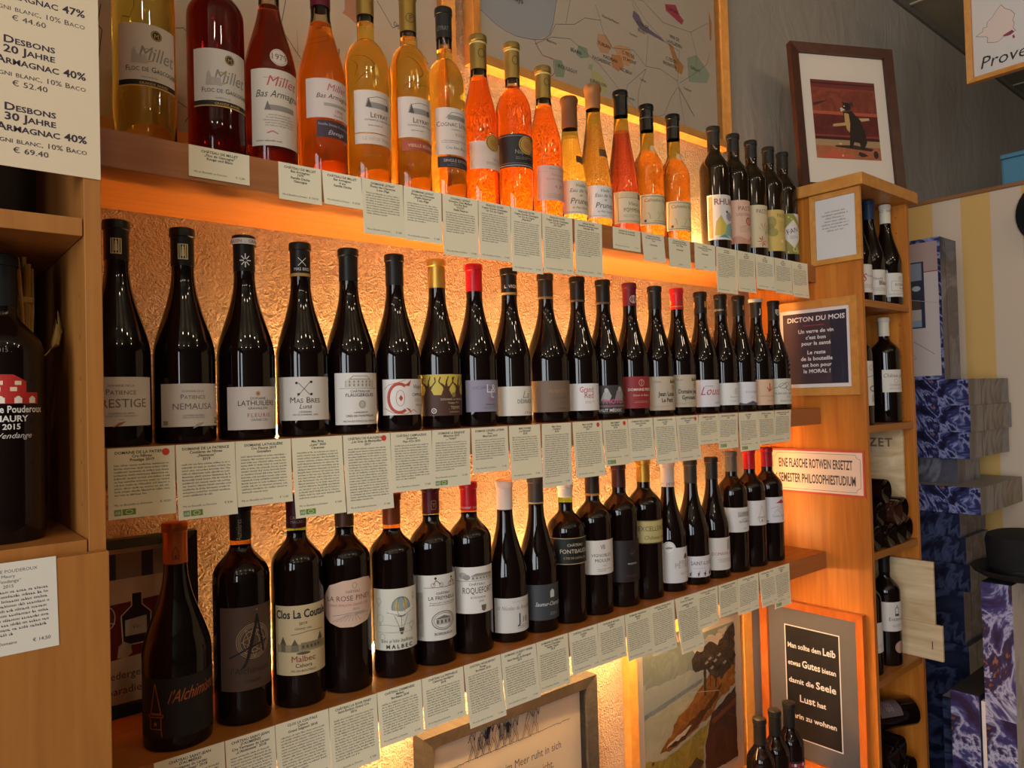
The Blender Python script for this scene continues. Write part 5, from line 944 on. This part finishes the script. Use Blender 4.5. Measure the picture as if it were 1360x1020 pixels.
cards([
 ((.303, .383, .042, -.02), 'small, leftmost', ('CHÂTEAU DE MILLET', '„Floc de Gascogne“', 'Rouge und Blanc'), 0, dict(price='€ 12,80')),
 ((.424, .489, .053, 0), 'small, under the 1979 sticker bottle', ('CHÂTEAU DE MILLET', 'Bas Armagnac', '1979', 'Famille Dèche', 'Gascogne'), 0, dict(price='€ 104,50')),
 ((.491, .555, .050, .03), 'small, under the red-capped orange brandy', ('CHÂTEAU DE MILLET', 'Bas Armagnac', '4 ans', 'Famille Dèche'), 0, dict(price='€ 29,00')),
 ((.556, .629, .086, 0), 'under the shorter amber gold-capped bottle', ('DOMAINE LEYRAT', 'Pineau des Charentes', "2 ans d'âge"), 9),
 ((.631, .704, .087, -.03), 'under the taller amber gold-capped bottle', ('DOMAINE LEYRAT', 'Pineau des Charentes', '„Vieille Réserve“', "5 ans d'âge"), 8),
 ((.706, .780, .103, -.02), 'under the black-capped golden cognac', ('COGNAC LEYRAT', 'Domaine Chez Maillard', 'Cru Fins Bois', 'V.S.O.P.', 'Vieille Réserve'), 9),
 ((.782, .854, .102, -.03), 'under the tapered cognac with medal', ('FRANÇOIS VOYER', 'Cognac Grande Champagne', '1er Cru de Cognac'), 13),
 ((.855, .929, .117, -.04), 'under the black-labelled cognac', ('FRANÇOIS VOYER', 'Cognac Grande Champagne', '1er Cru de Cognac', '„Napoléon“'), 16),
 ((.931, 1.010, .111, -.02), 'under the coral pink-labelled bottle', ('FRANÇOIS VOYER', 'Cognac Grande Champagne', '1er Cru de Cognac', '„XO Gold“'), 15),
 ((1.016, 1.093, .109, -.03), 'under the small yellow wax-sealed bottle', ('VIEILLE PRUNE', 'Distillerie Artisanale Dupin', 'Gascogne 42%'), 13),
 ((1.126, 1.212, .045, -.04), 'small, under tan wax and ruby bottles', ('ADRIEN DE LA MÔTHE', 'Pommeau de Normandie'), 0, dict(price='€ 17,50')),
 ((1.216, 1.290, .060, .04), 'small, under the left calvados bottle', ("Calvados Pays d'Auge", 'Domaine de la Fournerie', '3 ans', '', 'Normandie'), 0, dict(short=True, price='€ 33,50')),
 ((1.307, 1.384, .064, -.01), 'small, under the right calvados bottle', ("Calvados Pays d'Auge", 'Domaine de la Fournerie', 'Hors d’Âge', '', 'Normandie'), 0, dict(short=True, price='€ 44,50')),
 ((1.400, 1.480, .061, -.01), 'small, under the gap before the rum bottles', ('Calvados', 'Domaine de la Fournerie', 'Très Vieux', '', 'Normandie'), 0, dict(short=True, price='€ 58,00')),
 ((1.485, 1.571, .108, -.03), 'tallest of the five under illustrated dark bottles', ('Arhumatic', 'Jean Boyer'), 14),
 ((1.573, 1.651, .100, -.08), 'under the pink snail label', ('Pastis', 'Jean Boyer', 'Emeraude'), 11),
 ((1.653, 1.739, .087, -.03), 'under the red star-anise label', ('Pastis', 'Jean Boyer', 'au Cannelle'), 9),
 ((1.741, 1.825, .091, -.03), 'under the golden foliage label', ('Pastis', 'Jean Boyer', 'Réserve'), 10),
 ((1.827, 1.910, .095, -.03), 'rightmost, under the white diamond label', ('Pastis', 'Jean Boyer', 'Tonique'), 11)], .3464, 'cream text cards on the upper shelf edge', 'upper')
cards([
 ((.248, .334, .090, .02), 'leftmost, under the copper-capped bottle', ("CHÂTEAU SAINT-JEAN", "D'AUMIÈRES", 'Terrasses du Larzac', '„Les Collines“ 2018'), 10),
 ((.335, .402, .090, .03), 'under the brown label with black A', ("CHÂTEAU SAINT-JEAN", "D'AUMIÈRES", 'Cru Terrasses du Larzac', '„L’Alchimiste“ 2018'), 12),
 ((.403, .482, .090, .03), 'under the cream gothic castle label', ('CLOS LA COUTALE', 'Cahors', 'Grand Seigneur 2018'), 16),
 ((.483, .561, .097, .01), 'under the rounded pinkish label', ('CHÂTEAU LA ROSE PINEY', 'Saint-Émilion Grand Cru', '2016'), 17),
 ((.562, .641, .084, .04), 'under the balloon label', ('CHÂTEAU CARMENÈRE', 'Malbec', 'Bordeaux 2018'), 13),
 ((.642, .723, .081, .04), 'under the cyclists and oval label', ('CHÂTEAU LA FREYNELLE', 'Cabernet Sauvignon', '2018'), 11),
 ((.725, .803, .105, .07), 'under the red-capped manor label', ('CHÂTEAU ROQUEFORT', 'Rouge', 'Bordeaux 2018'), 16),
 ((.804, .885, .096, .07), 'under the white-capped pale grey label', ('DOMAINE LAURENT HERBEL', '„J18“', 'Saint Nicolas de Bourgueil', '2019'), 14),
 ((.887, .966, .092, .04), 'under the slate grey label', ('DOMAINE DE FIERVAUX', 'Saumur-Champigny', 'Vieilles Vignes', '2018'), 12),
 ((.968, 1.045, .080, .06), 'under the gold-bordered black label', ('CHÂTEAU FONTBAUDE', 'Castillon', '2017'), 11),
 ((1.047, 1.125, .081, .03), 'under the grey monogram label', ('VIGNOBLES MOULIN', 'Bordeaux', '2018'), 12),
 ((1.126, 1.205, .094, .05), 'under the dark purple label', ('DOMAINE TRADITION', 'Madiran', '2018'), 16),
 ((1.206, 1.286, .102, .02), 'under the pale gold label', ('CHÂTEAU EXCELLENCE', 'Bordeaux 2018'), 18),
 ((1.288, 1.369, .122, .14), 'longest and crooked, under the medal label', ('PÉTRY', 'Coteaux du Languedoc', '', 'DOMAINE PÉTRY', '2018'), 17),
 ((1.370, 1.447, .083, -.04), 'under the walking animals label', ('CHÂTEAU SAINT-LOUIS', 'Fronton'), 13),
 ((1.449, 1.526, .074, -.02), 'under the grey figure label', ('DOMAINE DES SOULIERS', 'Bergerac 2018'), 11),
 ((1.528, 1.617, .085, -.03), 'under the vineyard picture label', ('CHÂTEAU GOURRAN', '2018'), 14),
 ((1.619, 1.692, .086, .05), 'under the outlined tower label', ('CHÂTEAU DE LA TOUR', 'Buzet', '2018'), 13),
 ((1.684, 1.762, .101, -.03), 'rightmost, with green logo, under parasol tree label', ('CUVÉE ROSE', 'Bergerac', '2018'), 16, L_2)], -.4385, 'cream text cards on the lower shelf edge', 'lower')

# ------------------------------------------------------------------ left cabinet contents
red = 'b02420'
hs = [('p', [(-.30, .55), (-.30, .82), (-.14, .92), (.06, .92), (.18, .83), (.18, .69), (.31, .69), (.31, .54), (-.30, .55)], red)]
for u, v in ((-.22, .73), (-.08, .73), (.06, .73), (-.22, .81), (-.06, .81), (.10, .81)): hs.append(('r', u - .03, v - .025, u + .03, v + .028, 'e0c8a8'))
for u in (-.20, -.05, .10, .24): hs += [('r', u - .035, .55, u + .035, .62, 'e4d8c8'), ('e', u, .62, .028, .022, 'e4d8c8')]
hs += [T('Domaine Pouderoux', .02, .43, .085, 'd8d4cc', bold=1, xs=.8, maxw=.068), T('MAURY', .04, .315, .075, 'd8d4cc', bold=1), T('2015', .04, .215, .068, 'd8d4cc', bold=1), T('Vendange', .06, .10, .07, 'c8c4bc', shear=.4)]
bottle('dark wine bottle printed with red house, standing inside left cabinet', .0925, .948, Z - .1338, kind='bord', R=.0385, H=.302, cap=('1c1c1c', .055), lab=(.100, .180, 150, None, hs, 0), extra=[(.196, .203, 60, None, [T('· 2015 ·', -.1, .1, .6, '6a665e')], 0)], group=None)
t = thing('wheat_bundle', 'dried wheat bundle with one drooping ear, behind the bottle in left cabinet', 'dried plant', (.1195, 1.000, Z - .1335))
sm = mat('straw', 'a8843e', .7); sm2 = mat('straw_pale', 'c8a45c', .7)
rs = random.Random(5)
for i in range(16):
    a = rs.uniform(0, 6.28); r_ = rs.uniform(.002, .010); x, y = r_ * math.cos(a), r_ * math.sin(a); dx, dy = rs.uniform(-.006, .003), rs.uniform(-.006, .006); H_ = rs.uniform(.285, .312)
    mb = MB(); mb.tube([(x * .5, y * .5, 0), (x * .55, y * .6, .10), (x * .6, y * .6, .18), (x * 1.1 + dx * .5, y * 1.2 + dy * .5, .25), (x * 1.3 + dx, y * 1.5 + dy, H_)], [.0012, .0014, .0015, .002, .0022], sm if i % 3 else sm2, 6); mb.build('stalk', t)
for zc in (.10, .185, .262):
    mb = MB(); mb.lathe([(.0075, zc - .004, sm), (.0098, zc - .003, sm2), (.0100, zc + .003, sm2), (.0075, zc + .004, sm)], 16); mb.build('tie', t)
mb = MB(); mb.tube([(.004, 0, .18), (.012, -.004, .196), (.020, -.006, .200), (.026, -.006, .208)], .0008, sm2, 6); mb.build('stalk', t)
mb = MB(); mb.tube([(.024, -.006, .204), (.029, -.006, .212), (.031, -.006, .222), (.031, -.006, .236)], [.0012, .0046, .0042, .0006], sm2, 8)
for i in range(9): mb.tube([(.028 + i * .001, -.006, .210 + i * .002), (.030 + i * .0004 + rs.uniform(-.002, .001), -.006 + rs.uniform(-.006, .006), .232 + i * .0025)], [.0005, .0002], sm2, 4)
mb.build('wheat_ear', t)

# ------------------------------------------------------------------ bottles in the tower
TG = 'bottles in the tower compartments'
def TB(label, X, Y, z, **k): return bottle(label, X, Y, Z + z, group=TG, **k)
wl = lambda *a: [('b', -.3, .35, .3, .05, 3, g5, dict(al='c'))] + list(a)
TB('dark bottle with black cap and red-marked label, left in the top tower compartment', 2.030, .922, .2402, R=.0380, lab=(.022, .098, 150, 'd2cac0', wl(T('S', -.05, .40, .26, rd9, shear=.2), T('Vacqueyras', .2, .56, .07, g5)), -30))
TB('dark bottle with blue cap in the top tower compartment', 2.120, .924, .2402, R=.0380, cap=('22344e', .055), lab=(.022, .092, 150, 'cfc7bc', wl(T('Noella', .0, .60, .10, g5), T('Blau', .15, .40, .16, '4a4440', bold=1)), -36))
TB('dark bottle with cream cap in the top tower compartment', 2.2125, .918, .2402, R=.0390, cap=('cfc6b4', .055), capdeco=[(.014, .010, None, None, [T('SALZ · SALZ · SALZ', 0, .2, .6, '6a6458')])], lab=(.022, .090, 130, 'd0cac2', [('e', .12, .78, .12, .10, 'b8b2a8'), ('l', [(-.2, .25), (.46, .25), (.46, .66), (-.2, .66), (-.2, .25)], .012, g5), T('KOENIG', .12, .46, .10), T('Riesling', .2, .32, .08, shear=.3), ('b', -.3, .4, .16, .05, 2, g5)], -26))
TB('bordeaux bottle with cream cap and white script label, second tower compartment', 2.205, .930, -.0948, kind='bord', R=.0400, H=.302, cap=('cbc2b0', .054), lab=(.086, .150, 108, 'cdc6bc', [T('Château Jean', .0, .66, .17, '5a544c', shear=.3), ('o', .0, .50, .10, .08, .015, '8a847a'), T('CORBIÈRES', .0, .28, .08, g5), ('b', -.3, .3, .22, .05, 2, g5, dict(al='c'))], -26))
TB('bordeaux bottle with tall patterned label, mostly hidden, front of second tower compartment', 2.018, .925, -.0948, kind='bord', R=.0385, H=.298, lab=(.052, .172, 150, 'd0cac2', [('o', .1, .85, .05, .06, .01, g5), ('l', [(-.3, .6), (.4, .7)], .012, g5), ('o', .2, .38, .14, .06, .02, k9), ('r', .1, .08, .3, .24, 'a8a29a')], -20))
TB('bottle behind others with small label, second tower compartment', 2.102, .975, -.0948, kind='bord', R=.0385, H=.298, lab=(.052, .125, 120, 'd2cac6', wl(T('Ch', .1, .7, .15, rd9)), -30))
TB('bordeaux bottle with white label and round sticker, beside wooden crate boards', 2.138, .925, -.7648, kind='bord', R=.0390, H=.305, lab=(.096, .176, 112, 'cdc5bd', [('l', [(.0, .58), (.0, .80), (.16, .80), (.16, .58), (.0, .58)], .02, '4a4440'), ('p', [(-.02, .52), (.18, .52), (.16, .60), (.0, .60)], '4a4440'), ('r', .06, .82, .10, .88, '4a4440'), T('Évidence', .06, .36, .11, '3a3430', sc=True), ('b', -.1, .35, .24, .05, 2, g5)], -30), disc=(.052, .0165, 'b08a74', -12, [('r', .06, .1, .16, .9, '4a2a24'), ('o', 0, .5, .44, .44, .03, '8a6a58')]))
TB('bordeaux bottle half hidden at the left of the crate board compartment', 2.030, .930, -.7648, kind='bord', R=.0385, H=.300, lab=(.060, .140, 140, 'cdc5bd', wl(), -30))
# lying bottles: the base of each points at the viewer
def lying(label, X, z, Y=.90, mt=None, turn=0, H=.292, R=.0372, kind='bord'):
    t = bottle(label, 0, 0, 0, kind=kind, R=R, H=H, cap=('201a18', .05), group=TG, body=mt or DARKWINE, segs=32)
    t.rotation_euler = (-PI / 2, 0, turn); t.location = (X, Y, z)
    return t
zb = -.43 + .0341
BRW = mat('brown_wine_glass', (0.035, 0.010, 0.006), 0.05)
rows = ('leftmost', 'second', 'third', 'rightmost')
for i in range(4): lying('lying dark bottle, %s of bottom row in crate compartment' % rows[i], 2.0043 + i * .0678, Z + zb, Y=(.880, .872, .874, .884)[i], R=.0338)
for l, x, m_, y in (('lying dark bottle, left of second row in crate compartment', 2.0382, None, .884), ('lying brownish bottle, middle of second row in crate compartment', 2.1060, BRW, .868), ('lying dark bottle, right of second row in crate compartment', 2.1738, None, .880)):
    lying(l, x, Z + zb + .0587, Y=y, mt=m_, R=.0338)
lying('lying dark bottle alone on top of pile in crate compartment', 2.0721, Z + zb + .1174, Y=.882, R=.0338)
t = thing('wooden_crate', 'stencilled wooden crate panel leaning on the right side behind the lying bottles', 'crate', (2.2465, 1.035, Z - .4298), -PI / 2)
A = Art(.265, .312, PINE)
A.text('MRUZET', .030, .262, .024, '7a6244', bold=1, sp=.12)
sheet(A, 'panel_board', t, .009, back=PINE)
# wooden crate boards sticking out of the fourth compartment
t = thing('wooden_crate', 'pale wooden crate side of two boards sticking out of the tower', 'crate', (2.2415, 1.0, Z - .7648))
mb = MB(); mb.bbox(-.005, -.184, .0, .005, .17, .1000, PINE, .0015); mb.build('lower_board', t)
mb = MB(); mb.bbox(-.005, -.166, .1005, .005, .17, .275, PINE, .0015); mb.build('upper_board', t)
mb = MB(); mb.box(-.0062, -.158, .030, -.0051, -.1560, .052, mat('staple_steel', '6a4a34', .5, .6)); mb.build('staple', t)
# bottom compartment
zb = -1.10 + .0376
for l, x, y in (('lying dark bottle, left of the lowest tower row', 2.012, .880), ('lying dark bottle, middle of the lowest tower row', 2.0895, .872), ('lying dark bottle, right of the lowest tower row', 2.167, .882)): lying(l, x, Z + zb, Y=y)
lying('lying dark bottle in second row of lowest tower compartment', 2.0507, Z + zb + .0652, Y=.880); lying('lying dark bottle, right in second row of lowest tower compartment', 2.1282, Z + zb + .0652, Y=.892)
t = bottle('labelled bottle lying crosswise on the pile in the lowest tower compartment', 0, 0, 0, kind='bord', R=.0380, H=.25, cap=('241e1c', .045), group=TG, lab=(.055, .125, 92, '5a4a4c', [('b', -.3, .3, .7, .09, 4, 'a89a98', dict(al='c'))], 60), extra=[(.150, .175, 80, 'cfc8c0', [('b', -.3, .3, .7, .2, 2, g5)], 60)])
t.rotation_euler = (0, -PI / 2 - .03, -.50); t.location = (2.232, .905, Z + zb + .0652 + .0754)
# three small bottles on the sideboard
for i, x in enumerate((1.600, 1.668, 1.736)):
    bottle('small dark bottle with black cap and red checked label, %s of three on sideboard' % ('left', 'middle', 'right')[i], x, 1.000, Z - 1.0848, kind='bord', R=.0330, H=.300, cap=('1f1d1b', .060), group='three small dark bottles on the sideboard', name='wine_bottle',
           lab=(.060, .165, 130, '241a1a', [('r', -.30 + a * .10, .70 + b * .09, -.22 + a * .10, .77 + b * .09, 'b03040' if (a + b) % 3 else 'd8c8c0') for a in range(6) for b in range(3)] + [T('ROUGE', 0, .45, .08, 'c8b8b0')], -20))

# ------------------------------------------------------------------ marbled cartons, hat and small things at the right
MB1 = marble('marbled_blue_print', [(0.30, '08080e'), (0.40, '1a1a34'), (0.46, '34386a'), (0.50, '8a92bc'), (0.535, '2a2c56'), (0.58, '181630'), (0.62, '444e80'), (0.65, '8a5a46'), (0.69, '1c1a34'), (0.75, '5a6294')], 6, 2.4)
MB2 = marble('marbled_grey_print', [(0.3, '3a383e'), (0.46, '504e58'), (0.52, '74747e'), (0.58, '4a4852'), (0.75, '60606a')], 4, 1.2, (3, 1, 2))
MB3 = marble('marbled_navy_print', [(0.3, '0b0c14'), (0.44, '1a1d36'), (0.51, '424c6c'), (0.57, '1c203a'), (0.75, '2c334c')], 5, 1.8, (1, 4, 2))
MB4 = marble('marbled_violet_print', [(0.28, '0e0a14'), (0.38, '241e4a'), (0.45, '363a74'), (0.50, '98a0c4'), (0.545, '2a2c5c'), (0.60, '1e1834'), (0.65, '86604a'), (0.70, '222c58'), (0.80, '708aba')], 5, 2.6, (5, 2, 7))
PALE = marble('marbled_pale_print', [(0.35, '9a9494'), (0.5, 'aaa4a4'), (0.55, '8c8888'), (0.7, 'a6a0a0')], 4, .8, (2, 6, 1))
EDGE = mat('carton_edge', '2a2430', .5)
def carton(label, x0, y0, z0, x1, y1, z1, ml, mf, mtop, group='marbled wine cartons', art=None):
    """ml: face towards -x, mf: face towards -y"""
    t = thing('wine_carton', label, 'carton', (x0, y0, Z + z0), 0, group)
    a, b, c = x1 - x0, y1 - y0, z1 - z0
    mb = MB(); mb.v += [(0, 0, 0), (a, 0, 0), (a, b, 0), (0, b, 0), (0, 0, c), (a, 0, c), (a, b, c), (0, b, c)]
    for f, m in (((0, 3, 2, 1), mtop), ((4, 5, 6, 7), mtop), ((0, 1, 5, 4), mf), ((1, 2, 6, 5), mf), ((2, 3, 7, 6), mf), ((3, 0, 4, 7), ml)):
        mb.f.append(list(f)); mb.m.append(mb.mi(m)); mb.sm.append(False)
    mb.build('carton_body', t)
    mb = MB(); e = .0009                                        # flap line
    mb.box(a * .30, -.0004, c * .02, a * .30 + .0012, .0002, c * .98, EDGE); mb.build('flap_seam', t)
    return t
zt = .0265; h = .0835; FULL = [(2.552, .830, 2.93, 1.10), (2.549, .826, 2.935, 1.10), (2.553, .833, 2.925, 1.10)]
names = ('top', 'second', 'third')
for i in range(3):
    x0, y0, x1, y1 = FULL[i]
    carton('marbled blue and grey flat wine carton, %s of the big stack' % names[i], x0, y0, zt - h * (i + 1) + .0004, x1, y1, zt - h * i, MB1, MB2, MB2)
carton('grey marbled carton set back under the third carton of the stack', 2.60, .885, zt - h * 4 + .0004, 2.80, 1.12, zt - h * 3, MB2, MB2, MB2)
carton('marbled blue carton jutting out low in the big stack', 2.525, .800, zt - h * 5 + .0004, 2.925, 1.08, zt - h * 4, MB1, MB2, mat('carton_top', '8a8680', .5))
z = zt - h * 5; k_ = 0
while z > -1.5 + .02:
    hh = min((.0835, .0835, .0835, .17)[min(k_, 3)], z + 1.4999)
    carton('dark navy marbled carton in the lower stack, %s below the jutting one' % ('first', 'second', 'third', 'fourth', 'fifth', 'sixth', 'seventh', 'eighth')[k_], 2.57 + (k_ % 2) * .008, .875 - (k_ % 3) * .012, z - hh + .0004, 2.80 - (k_ % 2) * .02, 1.12, z, MB3, MB3, MB3); z -= hh; k_ += 1
t = carton('tall marbled carton with pale picture label, upright on the stack top', 2.552, .895, zt + .0005, 2.690, 1.13, zt + .455, MB1, MB2, EDGE)
A = Art(.220, .43, 'b8aca8')
draw(A, [('r', -.5, .78, .5, 1, 'a08880'), ('r', -.5, .775, .5, .782, '8a3a34'), ('r', -.5, .36, .31, .86, '22283e'), ('r', -.5, .72, .28, .85, '7a8490'), ('r', -.5, .60, .25, .72, '2c3038'), ('e', .2, .66, .03, .02, 'a8acb4'), ('r', -.5, .50, .25, .58, '4a382e'), ('r', -.5, .42, .26, .50, 'a8a098'), ('r', -.5, .37, .26, .42, '7a90a4'), ('l', [(.0, .3), (.2, .24), (.42, .16)], .006, '8a8080'), ('o', .1, .14, .03, .02, .006, '9a9090'), ('l', [(.1, .58), (.48, .54)], .004, '9a9292')])
o = sheet(A, 'picture_label', t, .0006); o.rotation_euler = (0, 0, -PI / 2); o.location = (-.0003, .118, .012)
# upright cartons on the floor in front, with the hat
carton('upright violet marbled carton under the black hat', 2.200, .634, -.866, 2.56, .705, -.5145, MB4, PALE, mat('carton_top_dark', '2c2a2e', .5))
carton('upright violet marbled carton at floor level under the hat column', 2.202, .636, -1.4998, 2.56, .706, -.8665, MB4, PALE, EDGE)
carton('upright blue marbled carton left of the hat column, lower top', 2.203, .721, -1.4998, 2.54, .790, -.822, MB4, MB3, mat('carton_top_dark'))
t = thing('plastic_tube', 'white strip standing between two upright marbled cartons', 'strip', (2.212, .7135, .0002)); mb = MB(); mb.bbox(0, -.0055, 0, .02, .0055, Z - .835, mat('white_card', 'd0ccd4', .5), .001); mb.build('strip', t)
t['category'] = 'strip'; t.name = 'white_strip'
carton('small marbled carton on the floor between tower and blue carton', 2.36, .800, -1.4998, 2.56, .868, -.905, MB3, MB3, PALE)
t = thing('bowler_hat', 'black felt bowler hat lying on the upright carton', 'hat', (2.335, .640, Z - .5143))
FELT = mat('black_felt', '0e0d0e', .85)
mb = MB(); mb.lathe([(.092, .004, FELT), (.120, .006, FELT), (.138, .016, FELT), (.143, .024, FELT), (.140, .026, FELT), (.132, .019, FELT), (.118, .010, FELT), (.094, .009, FELT)], 48, squash=.86); mb.build('brim', t)
mb = MB(); mb.lathe([(.0945, .006, FELT), (.0975, .03, FELT), (.101, .07, FELT), (.103, .098, FELT), (.098, .112, FELT), (.08, .118, FELT), (.04, .121, FELT), (0, .1215, FELT)], 48, squash=.86); mb.build('crown', t)
mb = MB(); mb.lathe([(.0965, .010, mat('hat_band', '17161a', .45)), (.0988, .011, mat('hat_band')), (.1005, .030, mat('hat_band')), (.0980, .031, mat('hat_band'))], 48, squash=.86); mb.build('hat_band', t)
mb = MB(); mb.lathe([(0, 0, FELT), (.092, .0, FELT), (.092, .004, FELT)], 40, squash=.86); mb.build('lining', t)
t = thing('storage_box', 'small blue rounded box on top of the striped partition', 'box', (3.075, .705, Z + .7072))
mb = MB(); mb.bbox(-.055, -.145, 0, .055, .145, .095, mat('blue_plastic', '4f86a0', .45), .008); mb.build('box_body', t)
mb = MB(); mb.bbox(-.058, -.148, .0955, .058, .148, .112, mat('blue_plastic'), .007); mb.build('box_lid', t)
# dark felt hat hanging on the partition, cut by the photo's right edge
t = thing('felt_hat', 'black felt hat hanging on striped partition, cut by right photo edge', 'hat', (2.9995, .680, Z + .585)); t.rotation_euler = (0, -PI / 2, 0)
mb = MB(); mb.lathe([(0, .0, FELT), (.085, .0005, FELT), (.118, .004, FELT), (.124, .012, FELT), (.116, .014, FELT), (.08, .010, FELT)], 40); o = mb.build('brim', t)
mb = MB(); mb.lathe([(.078, .008, FELT), (.08, .04, FELT), (.074, .085, FELT), (.05, .10, FELT), (0, .104, FELT)], 40); mb.build('crown', t)
